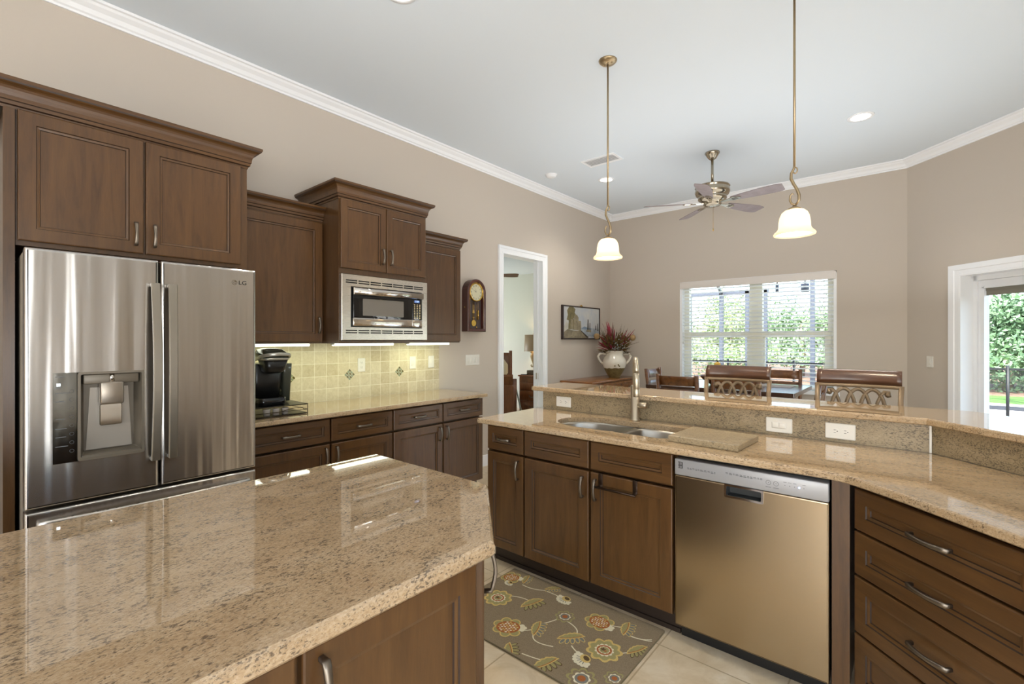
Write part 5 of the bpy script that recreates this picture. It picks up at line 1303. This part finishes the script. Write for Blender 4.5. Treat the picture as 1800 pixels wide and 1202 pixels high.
def pillow(name, label, x, y, z, w_, h, m, rzp=0):
    mb = MB(); rings = []
    for i in range(9):
        s_ = -1 + i / 4; k = math.sqrt(max(.02, 1 - s_ ** 4)); rings.append([(s_ * w_ / 2, .07 * k * math.sin(a), h / 2 + h / 2 * (.3 + .7 * k) * math.cos(a)) for a in [2 * PI * j / 14 for j in range(14)]])
    mb.loft(rings, 0, True); o = mb.build(name, m); o.matrix_world = bed_m @ Matrix.Translation((x, y, z)) @ Matrix.Rotation(math.radians(-18), 4, 'X'); return tag(o, label, 'pillow', 'pillows on the bed')
bed_m = Matrix.Translation(fx) @ Matrix.Rotation(rz, 4, 'Z')
pillow('pillow', 'cream pillow standing in front on the bed', -.36, Lb - .36, .66, .56, .42, mat('pillow_cream', S(222, 208, 180), .9))
pillow('pillow', 'pale blue pillow behind the cream pillow on the bed', -.42, Lb - .21, .66, .62, .46, noisy('pillow_blue', S(170, 194, 192), S(204, 214, 204), 20, .9))
nx, ny, _ = cam_xy(8.95, 927)
nz = .735
ns = thing('nightstand', 'dark wooden nightstand with brass bail pulls beside the bed', 'nightstand', (nx - .215, ny, 0), 0)      # front at y = 0, facing -Y
w_ = .62
mb = MB(); mb.box(.01, w_ - .01, .012, .40, .0, nz - .03); mb.build('body', BEDW, ns)
mb = MB(); mb.rbox(-.012, w_ + .012, -.012, .41, nz - .03, nz, .006); mb.build('top', BEDW, ns)
for k, (a, b_) in enumerate(((.06, .24), (.255, .435), (.45, .59))):
    mb = MB(); mb.rbox(.025, w_ - .025, -.006, .012, a, b_, .005); d = mb.build('drawer', BEDW, ns)
    if k < 2:
        mb = MB(); xm = w_ / 2 + .02; zz = (a + b_) / 2 + .01
        mb.tube([(xm - .06, -.012, zz), (xm - .05, -.022, zz - .022), (xm, -.026, zz - .032), (xm + .05, -.022, zz - .022), (xm + .06, -.012, zz)], .007, 7); mb.lathe([(0, 0), (.016, .004), (.016, .008)], 10, (xm - .06, -.012, zz - .004)); mb.lathe([(0, 0), (.016, .004), (.016, .008)], 10, (xm + .06, -.012, zz - .004)); mb.build('bail_pull', PEWTER, d)
lx, ly, _ = cam_xy(9.12, 938)
tl = thing('table_lamp', 'table lamp with carved pale seahorse stem and drum shade on the nightstand', 'table lamp', (lx, ly, nz))
mb = MB(); mb.rbox(-.115, .115, -.07, .07, 0, .085, .006); mb.build('base', noisy('lamp_base_stone', S(92, 80, 64), S(108, 96, 78), 20, .7), tl)
mb = MB(); mb.tube([(0, 0, .08), (0, 0, .50)], .007, 8); mb.lathe([(0, .78), (.012, .785), (.012, .80), (0, .81)], 8); mb.tube([(0, 0, .5), (0, 0, .79)], .004, 6); mb.build('rod', NICKELW, tl)
mb = MB(); q = [(-.03, 0, .20), (-.045, 0, .175), (-.03, 0, .155), (-.005, 0, .160), (.012, 0, .19), (.012, 0, .24), (.0, 0, .30), (-.012, 0, .35), (-.005, 0, .40), (.0, 0, .44), (-.025, 0, .445), (-.055, 0, .43)]
mb.tube([RGT * p[0] + Vector((0, -.012, p[2])) for p in q], [.008, .010, .012, .015, .022, .032, .042, .046, .040, .030, .020, .012], 10); mb.build('seahorse_stem', noisy('seahorse_cream', S(186, 162, 118), S(206, 184, 142), 60, .8, .5, 90), tl)
mb = MB(); mb.lathe([(.185, .455), (.175, .775), (.172, .775), (.182, .455)], 32); mb.build('lamp_shade', LAMPS, tl)
lamp('bedside_light', 'POINT', (0, 0, .62), 7, (1, .74, .46), (0, 0, 0), tl, shadow_soft_size=.05)
mb = MB(); mb.rbox(nx - .19, nx - .06, ny + .03, ny + .10, nz + .0005, nz + .012, .003); one(mb, 'remote_control', BLK, 'small dark flat object lying on the nightstand', 'remote control')
bfx, bfy, _ = cam_xy(7.0, 846)
fan((bfx, bfy, 2.75), 'brown bladed ceiling fan in the bedroom, blade tips showing past the door frame', .56, noisy('fan_blade_brown', S(112, 82, 58), S(134, 100, 72), 12, .5), math.radians(40), NICKELW, None, .12, False)

# ------------------------------------------------------------------ outdoors
mb = MB(); mb.box(-16, 14, YF + .21, 15.4, -.2, -.04); struct(mb, 'patio_ground', noisy('pale_pavers', S(208, 203, 194), S(222, 217, 208), 2, .9))
mb = MB(); mb.box(-22, 22, 15.4, 17.3, -.2, -.03); tag(mb.build('lawn', noisy('lawn_green', S(74, 116, 48), S(104, 146, 66), 14, .95, .6, 60)), 'green lawn strip beyond the patio paving', 'lawn', None, 'stuff')
mb = MB(); mb.box(-24, 24, 17.3, 34, -.2, -.02); struct(mb, 'garden_ground', noisy('mulch', S(128, 100, 84), S(158, 128, 108), 10, .95, .5, 30))
FENCE = mat('fence_black', S(26, 26, 28), .5)
t = thing('pool_fence', 'black pool safety fence with thin posts out on the patio', 'fence', (0, 10.4, -.04))
mb = MB(); mb.box(-9, 6, -.015, .015, .985, 1.02); mb.box(-9, 6, -.01, .01, .06, .08); mb.build('rail', FENCE, t)
for x in (-7.7, -6.6, -5.4, -4.2, -2.92, -1.72, -.55, .62, 1.13, 2.4, 3.6):
    mb = MB(); mb.tube([(x, 0, 0), (x, 0, 1.06)], .02, 8); mb.build('post', FENCE, t)
mm = bpy.data.materials.new('fence_mesh'); mm.use_nodes = True; k = mm.node_tree; b_ = k.nodes['Principled BSDF']; b_.inputs['Base Color'].default_value = S(30, 30, 32); b_.inputs['Alpha'].default_value = .28
mb = MB(); mb.box(-9, 6, -.002, .002, .08, .985); mb.build('mesh_panel', mm, t)
CAGE = mat('cage_frame', S(54, 60, 72), .5)
t = thing('pool_cage', 'grey framed screen enclosure standing over the patio outside', 'pool enclosure', (0, 14, -.04))
for x in (-8.4, -6.4, -5.0, -4.1, -3.42, -2.98, -1.9, .4, 2.6, 4.8):
    mb = MB(); mb.box(x - .05, x + .05, -.05, .05, 0, 2.8 if x < -2 else 3.4); mb.build('post', CAGE, t)
mb = MB(); mb.box(-9, -2.9, -.05, .05, 2.72, 2.82); mb.box(-2.9, 6, -.05, .05, 3.3, 3.4); mb.box(-9, 6, -.03, .03, .0, .08); mb.build('eave_beam', CAGE, t)
for x in (-6.4, -4.1, -1.9, .4, 2.6):
    mb = MB(); mb.strap([(x, 0, 2.77 if x < -2 else 3.35), (x + .5, -3.5, 3.6), (x + .5, -6.9, 3.7)], (1, 0, 0), .06, .10); mb.build('roof_beam', CAGE, t)
for px, y, d in ((1366, 506, 9.0), (1415, 506, 9.0)):
    v = FWD * d + RGT * ((px - 900) / 824 * d); z = 1.415 + (597 - y) / 824 * d
    tt = thing('outdoor_light', ('small outdoor fixture high outside the window, left of the bigger one', 'bigger outdoor lantern hanging high outside the right window')[px == 1415], 'outdoor light', (v.x, v.y, z - .08), 0)
    rr = .03 if px == 1366 else .07
    mb = MB(); mb.cyl((0, 0, 0), rr, 0, .16, 12); mb.build('lantern', CAGE, tt)
    mb = MB(); mb.tube([(0, 0, .16), (0, 0, 3.375 - (z - .08))], .012, 6); mb.build('stem', CAGE, tt)
mb = MB(); mb.box(-5.5, 1.5, 8.2, 9.9, CZ - .0, CZ + .1); struct(mb, 'ceiling_porch', CEILM)

def leafmat(name, a, b):
    m = mat(name, a, .55); k = N(m); oi = k.n.new('ShaderNodeNewGeometry'); k.color(k.ramp(oi.outputs['Random Per Island'], [(.0, a), (.5, b), (1., tuple(min(1, c * 1.25) for c in b[:3]) + (1,))]))
    b_ = k.b; b_.inputs['Subsurface Weight'].default_value = 0; return m
LEAVES = [leafmat('leaf_fresh', S(86, 114, 78), S(116, 142, 104)), leafmat('leaf_deep', S(66, 94, 66), S(94, 122, 88)), leafmat('leaf_lime', S(98, 122, 78), S(128, 148, 104))]
BARK = noisy('bark', S(120, 104, 88), S(160, 146, 128), 8, .9, .5, 20)
def tree(name, label, cat, x, y, h, rx, z0, n, m, seed, trunk_r=.1):
    rg = np.random.default_rng(seed)
    t = thing(name, label, cat, (x, y, -.02), 0, 'trees and shrubs outside')
    cl = rg.normal(size=(26, 3)); cl /= np.linalg.norm(cl, axis=1)[:, None]; cl *= rg.uniform(.45, .95, (26, 1))
    c = cl[rg.integers(0, 26, n)] + rg.normal(size=(n, 3)) * .20
    rz_ = (h - z0) / 2; c = c * np.array([rx, rx * .8, rz_]) + np.array([0, 0, z0 + rz_]); c[:, 2] = np.maximum(c[:, 2], .05)
    u = rg.normal(size=(n, 3)); u /= np.linalg.norm(u, axis=1)[:, None]; v = np.cross(u, rg.normal(size=(n, 3))); v /= np.linalg.norm(v, axis=1)[:, None]
    sz = rg.uniform(.035, .085, (n, 1)) * (1.0 + .03 * h); u *= sz; v *= sz * .5
    V = np.stack([c - u, c - v, c + u, c + v], 1).reshape(-1, 3)
    me = bpy.data.meshes.new('foliage'); me.from_pydata(V.tolist(), [], np.arange(4 * n).reshape(n, 4).tolist()); me.materials.append(LEAVES[m])
    o = bpy.data.objects.new('foliage', me); COL.objects.link(o); o.parent = t
    mb = MB(); mb.tube([(0, 0, 0), (.05, 0, h * .35), (-.05, .05, h * .7)], [trunk_r, trunk_r * .8, trunk_r * .4], 8); mb.build('trunk', BARK, t)
TR = [('tree', 'leafy tree beyond the lawn at the left edge of the window', 'tree', -9.2, 20.0, 2.7, 2.0, .3, 6000, 0), ('tree', 'bright green tree behind the enclosure posts in the left window', 'tree', -6.6, 24.0, 4.0, 1.8, .5, 7000, 2),
      ('tree', 'pale green tree seen through the middle of the double window', 'tree', -3.2, 21.0, 2.9, 1.7, .3, 6000, 0), ('tree', 'dark green tree seen through the right half of the double window', 'tree', -.9, 24.2, 4.0, 1.9, .4, 9000, 1),
      ('tree', 'tall green tree filling the glass of the patio door', 'tree', 2.2, 20.0, 3.0, 2.0, .5, 22000, 1), ('tree', 'tall pale tree at the right behind the patio door', 'tree', 5.9, 24.0, 3.3, 2.2, .8, 12000, 0),
      ('shrub', 'low dark shrub under the tree seen through the patio door', 'shrub', 2.0, 18.6, 1.5, 1.6, .0, 3200, 1), ('shrub', 'low shrub before the trees in the right window', 'shrub', -1.2, 18.5, 1.3, 1.5, .0, 2600, 0), ('shrub', 'low shrub before the trees in the left window', 'shrub', -5.0, 18.4, 1.4, 1.9, .0, 2600, 2)]
for i, a in enumerate(TR): tree(*a, seed=20 + i)
